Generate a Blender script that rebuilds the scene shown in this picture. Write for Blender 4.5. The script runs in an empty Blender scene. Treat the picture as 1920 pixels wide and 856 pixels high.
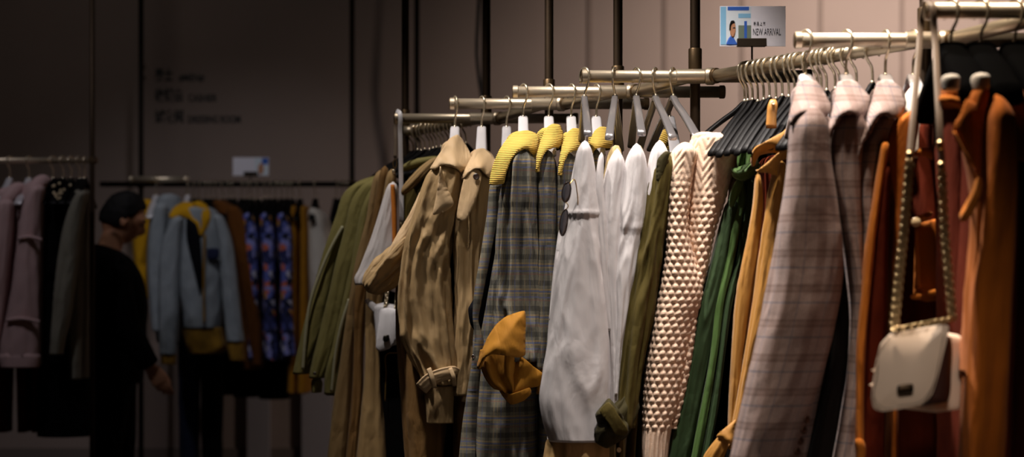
import bpy, bmesh, math, random
import numpy as np
from mathutils import Vector, Matrix
from mathutils.geometry import delaunay_2d_cdt

PI = math.pi
SC = bpy.context.scene
COL = SC.collection
# ---------------------------------------------------------------- camera model
F_PX, CX, HY, EYE = 3200.0, 960.0, 535.0, 1.25     # focal length in px, principal x, horizon row, eye height


def P(px, py, d):
    """A photo pixel at distance d becomes a point in the shop (metres)."""
    return np.array([(px - CX) * d / F_PX, d, EYE - (py - HY) * d / F_PX])


# ---------------------------------------------------------------- materials
def lin(h):
    h = h.lstrip('#')
    c = [int(h[i:i + 2], 16) / 255 for i in (0, 2, 4)]
    return tuple([x / 12.92 if x <= .04045 else ((x + .055) / 1.055) ** 2.4 for x in c]) + (1.0,)


class NT:
    def __init__(self, name):
        self.m = bpy.data.materials.new(name)
        self.m.use_nodes = True
        self.t = self.m.node_tree
        self.b = self.t.nodes['Principled BSDF']

    def n(self, kind, **kw):
        nd = self.t.nodes.new('ShaderNode' + kind)
        for k, v in kw.items():
            if k in nd.inputs:
                nd.inputs[k].default_value = v
            else:
                setattr(nd, k, v)
        return nd

    def l(self, a, b):
        self.t.links.new(a, b)

    def math(self, op, a, b=None, c=None):
        nd = self.n('Math', operation=op)
        for i, v in enumerate((a, b, c)):
            if v is None:
                continue
            if isinstance(v, (int, float)):
                nd.inputs[i].default_value = v
            else:
                self.l(v, nd.inputs[i])
        return nd.outputs[0]

    def mix(self, fac, a, b, blend='MIX'):
        nd = self.n('Mix', data_type='RGBA', blend_type=blend)
        for s, v in ((nd.inputs[0], fac), (nd.inputs[6], a), (nd.inputs[7], b)):
            if isinstance(v, (int, float)):
                s.default_value = v
            elif isinstance(v, tuple):
                s.default_value = v
            else:
                self.l(v, s)
        return nd.outputs[2]

    def setc(self, c):
        if isinstance(c, tuple):
            self.b.inputs['Base Color'].default_value = c
        else:
            self.l(c, self.b.inputs['Base Color'])

    def uv(self):
        u = self.n('UVMap')
        s = self.n('SeparateXYZ')
        self.l(u.outputs[0], s.inputs[0])
        return u.outputs[0], s.outputs[0], s.outputs[1]

    def bump(self, h, strength=.3, dist=.004):
        b = self.n('Bump', Strength=strength, Distance=dist)
        self.l(h, b.inputs['Height'])
        self.l(b.outputs[0], self.b.inputs['Normal'])

    def noise(self, vec, scale, detail=3.0, rough=.5, dist=0.0):
        nd = self.n('TexNoise', Scale=scale, Detail=detail, Roughness=rough, Distortion=dist)
        if vec is not None:
            self.l(vec, nd.inputs['Vector'])
        return nd.outputs[0]


def plain(name, col, rough=.5, metal=0.0, spec=.5, coat=0.0):
    m = NT(name)
    m.setc(lin(col))
    m.b.inputs['Roughness'].default_value = rough
    m.b.inputs['Metallic'].default_value = metal
    m.b.inputs['Specular IOR Level'].default_value = spec
    m.b.inputs['Coat Weight'].default_value = coat
    return m.m


def fabric(name, col, col2=None, rough=.85, crease=.8, cscale=9.0, sheen=.03, spec=.2, weave=900.0):
    """Cloth: a little uneven in colour, creased by a stretched noise and roughened by a weave."""
    m = NT(name)
    uv, u, v = m.uv()
    n1 = m.noise(uv, 14.0, 4.0)
    c1 = lin(col)
    c2 = lin(col2) if col2 else tuple([x * .82 for x in c1[:3]]) + (1.0,)
    m.setc(m.mix(n1, c1, c2))
    mp = m.n('Mapping')
    mp.inputs['Scale'].default_value = (1.6, .55, 1)
    m.l(uv, mp.inputs['Vector'])
    n2 = m.noise(mp.outputs[0], cscale, 4.0, .5, .45)
    rid = m.math('ABSOLUTE', m.math('SUBTRACT', n2, .5))
    n3 = m.noise(uv, weave, 1.0)
    h = m.math('ADD', m.math('MULTIPLY', rid, 2.0), m.math('MULTIPLY', n3, .06))
    m.bump(h, crease, .012)
    m.b.inputs['Roughness'].default_value = rough
    m.b.inputs['Specular IOR Level'].default_value = spec
    m.b.inputs['Sheen Weight'].default_value = sheen
    m.b.inputs['Sheen Roughness'].default_value = .5
    return m.m


def stripes(m, x, period, bands):
    """Mask of stripes: bands = [(offset, width)] in metres within a period."""
    f = m.math('MODULO', m.math('ADD', x, 40 * period), period)
    out = None
    for o, w in bands:
        s = m.math('COMPARE', f, o, w / 2)
        out = s if out is None else m.math('MAXIMUM', out, s)
    return out


def plaid(name, base, layers, rough=.9, crease=.35, thread=None, spec=.2):
    """layers: (axis 'u'|'v', period, [(offset, width)], colour, strength)"""
    m = NT(name)
    uv, u, v = m.uv()
    c = m.mix(m.noise(uv, 160.0, 2.0), lin(base), tuple([x * .6 for x in lin(base)[:3]]) + (1.0,))
    for ax, per, bands, col, k in layers:
        mask = stripes(m, u if ax == 'u' else v, per, bands)
        c = m.mix(m.math('MULTIPLY', mask, k), c, lin(col))
    if thread:
        w = m.n('TexWave', Scale=thread, Distortion=0.0)
        m.l(uv, w.inputs['Vector'])
        c = m.mix(m.math('MULTIPLY', w.outputs[1], .3), c, (0.02, 0.015, 0.015, 1))
    m.setc(c)
    n2 = m.noise(uv, 10.0, 4.0, .5, .6)
    m.bump(m.math('ADD', n2, m.math('MULTIPLY', m.noise(uv, 700.0, 1.0), .1)), crease, .01)
    m.b.inputs['Roughness'].default_value = rough
    m.b.inputs['Specular IOR Level'].default_value = spec
    m.b.inputs['Sheen Weight'].default_value = .02
    return m.m


def ribbed(name, col, period=.0052, rough=.85, axis='v'):
    m = NT(name)
    uv, u, v = m.uv()
    x = v if axis == 'v' else u
    s = m.math('SINE', m.math('MULTIPLY', x, 2 * PI / period))
    c1 = lin(col)
    c2 = tuple([x * .55 for x in c1[:3]]) + (1.0,)
    m.setc(m.mix(m.math('MULTIPLY_ADD', s, .5, .5), c2, c1))
    m.bump(s, .6, .002)
    m.b.inputs['Roughness'].default_value = rough
    m.b.inputs['Sheen Weight'].default_value = .05
    m.b.inputs['Specular IOR Level'].default_value = .2
    return m.m


def floral(name):
    m = NT(name)
    uv, u, v = m.uv()
    vo = m.n('TexVoronoi', Scale=34.0)
    m.l(uv, vo.inputs['Vector'])
    s = m.n('SeparateColor')
    m.l(vo.outputs['Color'], s.inputs[0])
    cr = m.n('ValToRGB')
    cr.color_ramp.interpolation = 'CONSTANT'
    els = [(0, '#232a5e'), (.2, '#5a66b4'), (.38, '#101634'), (.54, '#c9694e'), (.64, '#8b8fd0'), (.76, '#1a2150'), (.88, '#d29a3a'), (.95, '#c4c4da')]
    cr.color_ramp.elements[0].color = lin(els[0][1])
    cr.color_ramp.elements[1].position = els[1][0]
    cr.color_ramp.elements[1].color = lin(els[1][1])
    for p, c in els[2:]:
        e = cr.color_ramp.elements.new(p)
        e.color = lin(c)
    m.l(s.outputs[0], cr.inputs[0])
    m.setc(cr.outputs[0])
    m.b.inputs['Roughness'].default_value = .8
    return m.m


def brass(name, col, rough=.34):
    m = NT(name)
    m.setc(lin(col))
    m.b.inputs['Metallic'].default_value = .8
    m.b.inputs['Roughness'].default_value = rough
    tc = m.n('TexCoord')
    m.bump(m.noise(tc.outputs['Object'], 220.0, 2.0), .06, .002)
    return m.m


M = dict(
    brass=brass('brushed_champagne_brass', '#cfc0a8', .4),
    brass_dark=brass('dark_bronze', '#6e5a41', .4),
    pole=brass('dull_bronze_pole', '#4a3c2e', .55),
    steel=brass('pale_steel_hook', '#d8c9ae', .25),
    hanger_pale=plain('pale_grey_gloss_hanger', '#d4d2d6', .28, .25, .6),
    hanger_grey=plain('grey_gloss_hanger', '#8f8b8c', .22, .55, .6),
    hanger_black=plain('black_satin_hanger', '#050405', .5, 0, .15),
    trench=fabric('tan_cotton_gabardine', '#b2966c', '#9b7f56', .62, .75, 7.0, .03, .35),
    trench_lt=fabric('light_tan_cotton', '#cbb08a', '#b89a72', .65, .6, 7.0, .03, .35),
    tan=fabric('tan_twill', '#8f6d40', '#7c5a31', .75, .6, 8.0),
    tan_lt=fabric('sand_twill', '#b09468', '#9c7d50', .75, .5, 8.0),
    olive_lt=fabric('sage_cotton', '#948c56', '#807846', .8, .45),
    olive_stripe=fabric('pale_sage_piping', '#b9b79a', '#a8a688', .8, .2),
    olive=fabric('olive_drab_cotton', '#564a1c', '#463c14', .75, .5, 9),
    olive_dk=fabric('dark_olive_cotton', '#3b3414', '#2c270d', .75, .5, 9),
    white=fabric('white_poplin', '#dcd8d8', '#cfcacb', .78, .3, 8.0, .02, .25),
    cream=fabric('cream_cotton', '#e2cd9a', '#d3ba82', .8, .45),
    beige=fabric('beige_cotton_lining', '#c9a672', '#b08c58', .8, .5),
    yellow_rib=ribbed('yellow_rib_knit', '#e6c05c'),
    mustard=fabric('mustard_satin', '#9c6c1e', '#875b17', .65, .45, 8, .1, .4),
    mustard_cuff=fabric('mustard_lining_cotton', '#a87420', '#8f5f16', .75, .6, 9),
    green=fabric('bottle_green_crepe', '#2e4722', '#263c1b', .65, .45, 8, .1, .35),
    green_lt=fabric('leaf_green_crepe', '#4c6c30', '#3f5c27', .6, .45, 8, .1, .35),
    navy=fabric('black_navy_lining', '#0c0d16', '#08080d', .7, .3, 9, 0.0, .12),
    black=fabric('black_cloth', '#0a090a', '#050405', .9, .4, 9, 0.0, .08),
    rust=fabric('rust_suede', '#b0621c', '#965014', .85, .4, 7, .06, .15),
    rust_lt=fabric('rust_suede_edge', '#c4782c', '#b0641e', .85, .3, 7, .06, .15),
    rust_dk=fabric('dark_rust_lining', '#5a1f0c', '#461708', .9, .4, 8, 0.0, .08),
    pink=fabric('dusty_pink_wool', '#d2b4b2', '#bd9c9a', .9, .35, 7, .08),
    grey_olive=fabric('grey_green_cotton', '#8f8c7e', '#7c7868', .8, .5),
    denim=fabric('bleached_denim', '#a4abb0', '#7c868e', .85, .4, 12),
    denim_dk=fabric('indigo_denim', '#232a48', '#1b2038', .85, .5),
    hood=fabric('yellow_fleece', '#d9a51c', '#bd8a12', .9, .4),
    brown=fabric('tobacco_brown_suede', '#7a4a1a', '#643a12', .85, .4),
    gold=fabric('golden_mustard_cloth', '#b8801a', '#9a6912', .8, .4),
    floral=floral('navy_floral_print'),
    ivory=fabric('ivory_silk', '#e2dcd2', '#d4cdc0', .7, .4),
    ties=fabric('check_shirt_ochre', '#b88a2a', '#2a2010', .85, .4, 30),
    skin=plain('skin', '#c08a68', .55, 0, .4),
    hair=plain('black_hair', '#0a0808', .75, 0, .2),
    bagwhite=plain('cream_smooth_leather', '#efd9c2', .5, 0, .4),
    bagside=plain('dark_brown_leather', '#3a1a10', .5),
    bagpale=plain('pale_leather_white', '#dcdbe0', .45),
    strap=plain('taupe_leather_strap', '#6f5f50', .5),
    chain=brass('antique_gold_chain', '#9a835e', .3),
    gunmetal=plain('gunmetal_clasp', '#2a2622', .35, .8),
    pearl=plain('pearl_button', '#d9c49c', .3),
    horn=plain('dark_horn_button', '#2a1810', .35),
    wood=plain('orange_wood', '#b07a3a', .5),
    lens=plain('smoked_grey_lens', '#4a4a50', .12, .1, .8),
    goldwire=brass('thin_gold_wire', '#c9a25a', .3),
    card=plain('white_card', '#efedf8', .6),
    cardblue=plain('card_light_blue', '#86c0e6', .6),
    cardnavy=plain('card_royal_blue', '#2c60c0', .6),
    cardpale=plain('card_pale_grey_blue', '#dde8f2', .6),
    cardgreen=plain('card_green_grey', '#6f7f70', .6),
    ink=plain('dark_ink', '#2a2a38', .6),
    cliphold=plain('dark_bronze_clip', '#3a3026', .4, .6),
    lettering=plain('black_lettering', '#070606', .5),
    cable=plain('black_cable', '#0d0a08', .6),
    gap=plain('black_gap', '#0a0807', .8),
)
M['plaid'] = plaid('grey_green_wool_plaid', '#7d7a6c', [
    ('u', .058, [(.012, .013)], '#2c2d30', .45), ('v', .070, [(.016, .014)], '#2c2d30', .5),
    ('u', .058, [(.030, .003), (.040, .002)], '#a08a62', .35), ('v', .070, [(.034, .004), (.044, .003)], '#a08a62', .55),
    ('u', .058, [(.050, .003)], '#4b5680', .4), ('v', .070, [(.039, .004), (.055, .004)], '#56608c', .6),
    ('v', .070, [(.063, .003)], '#8a5048', .4)], crease=.45)
M['suit'] = plaid('taupe_glen_check', '#b09c97', [
    ('u', .064, [(.020, .020)], '#6a4c40', .28), ('v', .074, [(.022, .018)], '#5f4438', .28),
    ('u', .064, [(.048, .002)], '#44566e', .5), ('v', .074, [(.052, .003)], '#44566e', .6),
    ('v', .074, [(.016, .003), (.028, .003)], '#4a2e24', .3)], thread=75.0, crease=.3)
M['suit_dark'] = fabric('dark_brown_gap_shade', '#1a100c', '#120a08', .8, .4)


def knit_mat():
    m = NT('chunky_cream_pink_knit')
    uv, u, v = m.uv()
    n = m.noise(uv, 90.0, 3.0)
    m.setc(m.mix(n, lin('#f4dcc6'), lin('#dfba9c')))
    m.bump(m.noise(uv, 420.0, 3.0), .5, .004)
    m.b.inputs['Roughness'].default_value = .9
    m.b.inputs['Sheen Weight'].default_value = .1
    m.b.inputs['Specular IOR Level'].default_value = .15
    return m.m


M['knit'] = knit_mat()


def wall_mat(name, col, bump=.15):
    m = NT(name)
    tc = m.n('TexCoord')
    n = m.noise(tc.outputs['Object'], 3.0, 4.0)
    c = lin(col)
    m.setc(m.mix(n, c, tuple([x * .86 for x in c[:3]]) + (1.0,)))
    m.bump(m.noise(tc.outputs['Object'], 160.0, 2.0), bump, .002)
    m.b.inputs['Roughness'].default_value = .75
    return m.m


M['wall'] = wall_mat('taupe_plaster', '#a8958b')
M['wall_lower'] = wall_mat('dark_taupe_plinth', '#7d6f67')
M['pole_dark'] = brass('blackened_bronze_pole', '#1e1813', .6)
M['hanger_matte'] = plain('matte_black_hanger', '#020202', .9, 0, .02)
M['batten'] = wall_mat('darker_taupe_batten', '#8d7b71')
M['light_streak'] = wall_mat('pale_grey_light_streak', '#b5aeb2')
M['rail'] = brass('rail_brass', '#b5a58a', .42)
M['floor'] = wall_mat('grey_brown_concrete', '#5e544d')
M['ceiling'] = wall_mat('dark_ceiling', '#2a2725')


# ---------------------------------------------------------------- object helpers
def newobj(name, mesh, parent=None):
    o = bpy.data.objects.new(name, mesh)
    COL.objects.link(o)
    if parent is not None:
        o.parent = parent
    return o


def thing(name, label, cat, loc, group=None):
    o = bpy.data.objects.new(name, None)
    COL.objects.link(o)
    o.location = tuple(float(c) for c in loc)
    o.empty_display_size = .05
    o['label'] = label
    o['category'] = cat
    if group:
        o['group'] = group
    return o


def tag(o, label=None, cat=None, group=None, kind=None):
    for k, v in (('label', label), ('category', cat), ('group', group), ('kind', kind)):
        if v:
            o[k] = v
    return o


def build(name, verts, faces, mat, parent=None, uvs=None, smooth=True):
    """verts in world metres; stored relative to the parent thing's origin."""
    v = np.asarray(verts, dtype=float)
    p = parent
    while p is not None:
        v = v - np.array(p.location)
        p = p.parent
    me = bpy.data.meshes.new(name)
    me.from_pydata([tuple(x) for x in v], [], [tuple(f) for f in faces])
    if uvs is not None:
        ul = me.uv_layers.new(name='UVMap')
        li = np.zeros(len(me.loops), dtype=np.int32)
        me.loops.foreach_get('vertex_index', li)
        ul.data.foreach_set('uv', np.asarray(uvs, dtype=np.float32)[li].ravel())
    me.materials.append(mat)
    if smooth:
        me.polygons.foreach_set('use_smooth', [True] * len(me.polygons))
    me.update()
    return newobj(name, me, parent)


def smooth_rows(K, n):
    """Catmull-Rom through control rows K (k x m), n samples, spaced by the first columns' distance."""
    K = np.asarray(K, dtype=float)
    if len(K) == 2:
        t = np.linspace(0, 1, n)[:, None]
        return K[0] * (1 - t) + K[1] * t
    dist = np.r_[0, np.cumsum(np.maximum(1e-6, np.linalg.norm(np.diff(K[:, :3], axis=0), axis=1)))]
    T = np.linspace(0, dist[-1], n)
    # non-uniform tangents
    m = np.zeros_like(K)
    d = np.diff(dist)[:, None]
    s = np.diff(K, axis=0) / d
    m[0], m[-1] = s[0], s[-1]
    m[1:-1] = (s[:-1] * d[1:] + s[1:] * d[:-1]) / (d[1:] + d[:-1])
    i = np.clip(np.searchsorted(dist, T, 'right') - 1, 0, len(K) - 2)
    h = (dist[i + 1] - dist[i])[:, None]
    t = ((T - dist[i])[:, None]) / h
    return ((2 * t ** 3 - 3 * t ** 2 + 1) * K[i] + (t ** 3 - 2 * t ** 2 + t) * h * m[i]
            + (-2 * t ** 3 + 3 * t ** 2) * K[i + 1] + (t ** 3 - t ** 2) * h * m[i + 1])


_G = np.random.RandomState(77)
_PERM = np.r_[_G.permutation(512), _G.permutation(512)]
_GRD = _G.normal(size=(512, 3))
_GRD /= np.linalg.norm(_GRD, axis=1, keepdims=True)


def perlin(x, y, z):
    """Gradient noise in three dimensions, about -1..1."""
    xi, yi, zi = [np.floor(q).astype(int) for q in (x, y, z)]
    xf, yf, zf = x - xi, y - yi, z - zi
    u, v, w = [q * q * q * (q * (q * 6 - 15) + 10) for q in (xf, yf, zf)]
    out = 0
    for dx in (0, 1):
        for dy in (0, 1):
            for dz in (0, 1):
                h = _PERM[(_PERM[(_PERM[(xi + dx) & 511] + yi + dy) & 511] + zi + dz) & 511]
                g = _GRD[h]
                dot = g[..., 0] * (xf - dx) + g[..., 1] * (yf - dy) + g[..., 2] * (zf - dz)
                out = out + dot * (u if dx else 1 - u) * (v if dy else 1 - v) * (w if dz else 1 - w)
    return out * 1.5


def folds(seed, amp=.006, n=(3, 5, 8), wr=.0025, start=.0, sharp=.5, wscale=1.0, slant=.35):
    """Drapery: folds that run down the cloth and grow from the top, crossed by creases and smaller wrinkles."""
    R = np.random.RandomState(seed)
    ph = R.uniform(0, 2 * PI, len(n))
    dr = R.uniform(-1.2, 1.2, len(n))
    wk = R.uniform(.5, 1, len(n))
    o = R.uniform(0, 200, 9)
    sl = R.uniform(-slant, slant)

    def f(th, v, L):
        g = np.clip((v - start) / .35, 0, 1)
        cx, cy, z = np.cos(th), np.sin(th), v * L
        warp = perlin(cx * .9 + o[0], cy * .9 + o[1], z * 4.0)
        a = 0
        for i, k in enumerate(n):
            q = k * th + ph[i] + dr[i] * np.sin(2.2 * v + ph[i]) + 1.5 * warp
            s = np.sin(q)
            s = (1 - sharp) * s + sharp * (1 - 2 * np.abs(np.sin(q * .5 + .4)))
            a = a + wk[i] * s
        a = a * amp * (.3 + .7 * g) / len(n) ** .5
        # long creases, slanting a little
        zz = z + sl * th * .06
        r1 = perlin(cx * 1.7 + o[2] + .5 * warp, cy * 1.7 + o[3], zz * 3.2 * wscale + warp * .8)
        r2 = perlin(cx * 2.4 + o[4], cy * 2.4 + o[5], (zz * 7.5 + 1.1 * th * sl) * wscale + warp)
        r3 = perlin(cx * 4.5 + o[6] + warp, cy * 4.5 + o[7], zz * 15 * wscale)
        w = 1.7 * (.35 - np.abs(r1)) * 1.6 + 1.0 * (.3 - np.abs(r2)) * 1.4 + .45 * (.25 - np.abs(r3))
        return a + wr * w * (.45 + .55 * g)
    return f


def grid_rings(C, A, B, nth=56, fold=None, p=2.3, cap0=True, cap1=True, dome0=0.0, dome1=0.0, xk=.6, inset=True, extra=None):
    """Rings of C + A cos + B sin joined into a closed skin. C, A, B: n x 3."""
    n = len(C)
    th = np.linspace(-PI / 2 - PI, -PI / 2 + PI, nth + 1)[:-1]      # seam at the back
    co, si = np.cos(th), np.sin(th)
    ce = np.sign(co) * np.abs(co) ** (2 / p)
    se = np.sign(si) * np.abs(si) ** (2 / p)
    seg = np.linalg.norm(np.diff(C, axis=0), axis=1)
    vl = np.r_[0, np.cumsum(seg)]
    L = max(vl[-1], 1e-6)
    v01 = vl / L
    sc = np.ones(n)
    if dome0 > 0:
        q = np.clip(vl / dome0, 0, 1)
        sc = sc * np.sqrt(np.clip(1 - (1 - q) ** 2, .0004, 1))
    if dome1 > 0:
        q = np.clip((L - vl) / dome1, 0, 1)
        sc = sc * np.sqrt(np.clip(1 - (1 - q) ** 2, .0004, 1))
    Av, Bv = A * sc[:, None], B * sc[:, None]
    V = C[:, None, :] + Av[:, None, :] * ce[None, :, None] + Bv[:, None, :] * se[None, :, None]
    if fold is not None or extra is not None:
        TH, VV = np.meshgrid(th, v01)
        D = np.zeros_like(TH)
        if fold is not None:
            D = D + fold(TH, VV, L)
        if extra is not None:
            D = D + extra(TH, VV, L, V)
        D = D * np.minimum(1, sc * 1.0)[:, None]
        an = np.linalg.norm(A, axis=1, keepdims=True) + 1e-9
        bn = np.linalg.norm(B, axis=1, keepdims=True) + 1e-9
        ua, ub = A / an, B / bn
        # outward normal of the ellipse
        nx = co[None, :] / an
        ny = si[None, :] / bn
        nn = np.sqrt(nx ** 2 + ny ** 2)
        nx, ny = nx / nn, ny / nn
        lim = .55 * np.minimum(an, bn)
        D = np.clip(D, -lim, lim * 1.6)
        V = V + ua[:, None, :] * (nx * D * xk)[:, :, None] + ub[:, None, :] * (ny * D)[:, :, None]
    # uv: metres round the ring from the camera side, metres along
    mid = V
    rl = np.linalg.norm(np.diff(np.concatenate([mid, mid[:, :1]], 1), axis=1), axis=2)
    uc = np.c_[np.zeros(n), np.cumsum(rl, 1)[:, :-1]]
    uc = uc - uc[:, nth // 2][:, None]
    UV = np.stack([uc, np.repeat(vl[:, None], nth, 1)], 2)
    verts = V.reshape(-1, 3)
    uvs = UV.reshape(-1, 2)
    faces = []
    for i in range(n - 1):
        a = i * nth
        b = a + nth
        for j in range(nth):
            k = (j + 1) % nth
            faces.append((a + j, b + j, b + k, a + k))
    verts = list(verts)
    uvs = list(uvs)
    if cap0:
        verts.append(C[0]); uvs.append((0, 0))
        c = len(verts) - 1
        for j in range(nth):
            faces.append((c, j, (j + 1) % nth))
    if cap1:
        o = (n - 1) * nth
        if inset and dome1 == 0:        # a hem: the edge turns inwards
            tdir = C[-1] - C[-2]
            tdir = tdir / (np.linalg.norm(tdir) + 1e-9)
            base = len(verts)
            for j in range(nth):
                q = C[-1] + (V[-1, j] - C[-1]) * .8 - tdir * .012
                verts.append(q); uvs.append((uc[-1, j], vl[-1] + .01))
            for j in range(nth):
                k = (j + 1) % nth
                faces.append((o + j, base + j, base + k, o + k))
            o = base
        verts.append(np.mean([verts[o + j] for j in range(nth)], axis=0)); uvs.append((0, L))
        c = len(verts) - 1
        for j in range(nth):
            faces.append((c, o + (j + 1) % nth, o + j))
    return np.array(verts), faces, np.array(uvs)


def loft(name, rows, d, hd, mat, parent, fold=None, n=None, nth=56, dome=.03, p=2.3, xk=.6, bottom=0.0, extra=None, inset=True):
    """Hanging cloth: rows (py, xleft, xright[, half depth m[, depth offset m]]) seen at distance d."""
    K = []
    for r in rows:
        py, xl, xr = r[:3]
        h = r[3] if len(r) > 3 else hd
        dd = d + (r[4] if len(r) > 4 else 0)
        c = P((xl + xr) / 2, py, dd)
        K.append([c[0], c[1], c[2], (xr - xl) / 2 * dd / F_PX, h])
    K = np.array(K)
    if n is None:
        n = int(max(14, min(110, (K[0, 2] - K[-1, 2]) / .008)))
    S = smooth_rows(K, n)
    C = S[:, :3]
    A = np.zeros_like(C); A[:, 0] = np.maximum(.0012, S[:, 3])
    B = np.zeros_like(C); B[:, 1] = np.maximum(.0012, S[:, 4])
    v, f, u = grid_rings(C, A, B, nth, fold, p, dome0=dome, dome1=bottom, xk=xk, extra=extra, inset=inset)
    return build(name, v, f, mat, parent, u)


def limb(name, pts, mat, parent, fold=None, n=None, nth=32, p=2.3, dome0=.0, dome1=.0, step=.008, xk=.6, inset=True):
    """Cloth along any path: pts (px, py, d, half width px, half depth m)."""
    K = []
    for px, py, d, hw, hd in pts:
        c = P(px, py, d)
        K.append([c[0], c[1], c[2], hw * d / F_PX, hd])
    K = np.array(K)
    Ln = np.sum(np.linalg.norm(np.diff(K[:, :3], axis=0), axis=1))
    if n is None:
        n = int(max(10, min(120, Ln / step)))
    S = smooth_rows(K, n)
    C = S[:, :3]
    T = np.gradient(C, axis=0)
    T = T / (np.linalg.norm(T, axis=1, keepdims=True) + 1e-9)
    Nn = np.stack([-T[:, 2], np.zeros(n), T[:, 0]], 1)
    Nn = Nn / (np.linalg.norm(Nn, axis=1, keepdims=True) + 1e-9)
    Bn = np.cross(T, Nn)
    flip = np.where(Bn[:, 1] < 0, -1.0, 1.0)[:, None]
    Bn = Bn * flip
    v, f, u = grid_rings(C, Nn * np.maximum(.0008, S[:, 3:4]), Bn * np.maximum(.0008, S[:, 4:5]), nth, fold, p, dome0=dome0, dome1=dome1, xk=xk, inset=inset)
    return build(name, v, f, mat, parent, u)


def tube(name, pts, r, mat, parent, nth=12, n=None, smooth=True):
    """Round wire or pipe through world points."""
    K = np.array([list(q) + [r if not hasattr(r, '__len__') else r[i]] for i, q in enumerate(pts)], dtype=float)
    S = smooth_rows(K, n or max(2, len(pts) * 6)) if smooth and len(pts) > 2 else K
    C = S[:, :3]
    T = np.gradient(C, axis=0)
    T = T / (np.linalg.norm(T, axis=1, keepdims=True) + 1e-9)
    up = np.array([0, 0, 1.0]) if abs(T[0, 2]) < .9 else np.array([0, 1.0, 0])
    A = np.zeros_like(C); B = np.zeros_like(C)
    a = np.cross(T[0], up); a /= np.linalg.norm(a)
    for i in range(len(C)):
        a = a - T[i] * np.dot(a, T[i]); a /= np.linalg.norm(a) + 1e-9
        A[i] = a
        B[i] = np.cross(T[i], a)
    v, f, u = grid_rings(C, A * S[:, 3:4], B * S[:, 3:4], nth, None, 2.0, inset=False)
    return build(name, v, f, mat, parent, u)


def multi(name, pieces, mat, parent=None):
    """Several shells that are one rigid piece, in one mesh: pieces = [(verts, faces)]."""
    V, F = [], []
    for v, f in pieces:
        o = len(V)
        V += [tuple(x) for x in v]
        F += [tuple(o + i for i in q) for q in f]
    return build(name, V, F, mat, parent, np.zeros((len(V), 2)), smooth=False)


def box_vf(lo, hi):
    x0, y0, z0 = lo
    x1, y1, z1 = hi
    v = [(x0, y0, z0), (x1, y0, z0), (x1, y1, z0), (x0, y1, z0), (x0, y0, z1), (x1, y0, z1), (x1, y1, z1), (x0, y1, z1)]
    f = [(0, 3, 2, 1), (4, 5, 6, 7), (0, 1, 5, 4), (1, 2, 6, 5), (2, 3, 7, 6), (3, 0, 4, 7)]
    return v, f


def box(name, lo, hi, mat, parent=None, bevel=0.0):
    v, f = box_vf(lo, hi)
    o = build(name, v, f, mat, parent, np.zeros((8, 2)), smooth=False)
    if bevel:
        b = o.modifiers.new('bevel', 'BEVEL')
        b.width = bevel
        b.segments = 3
    return o


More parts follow.
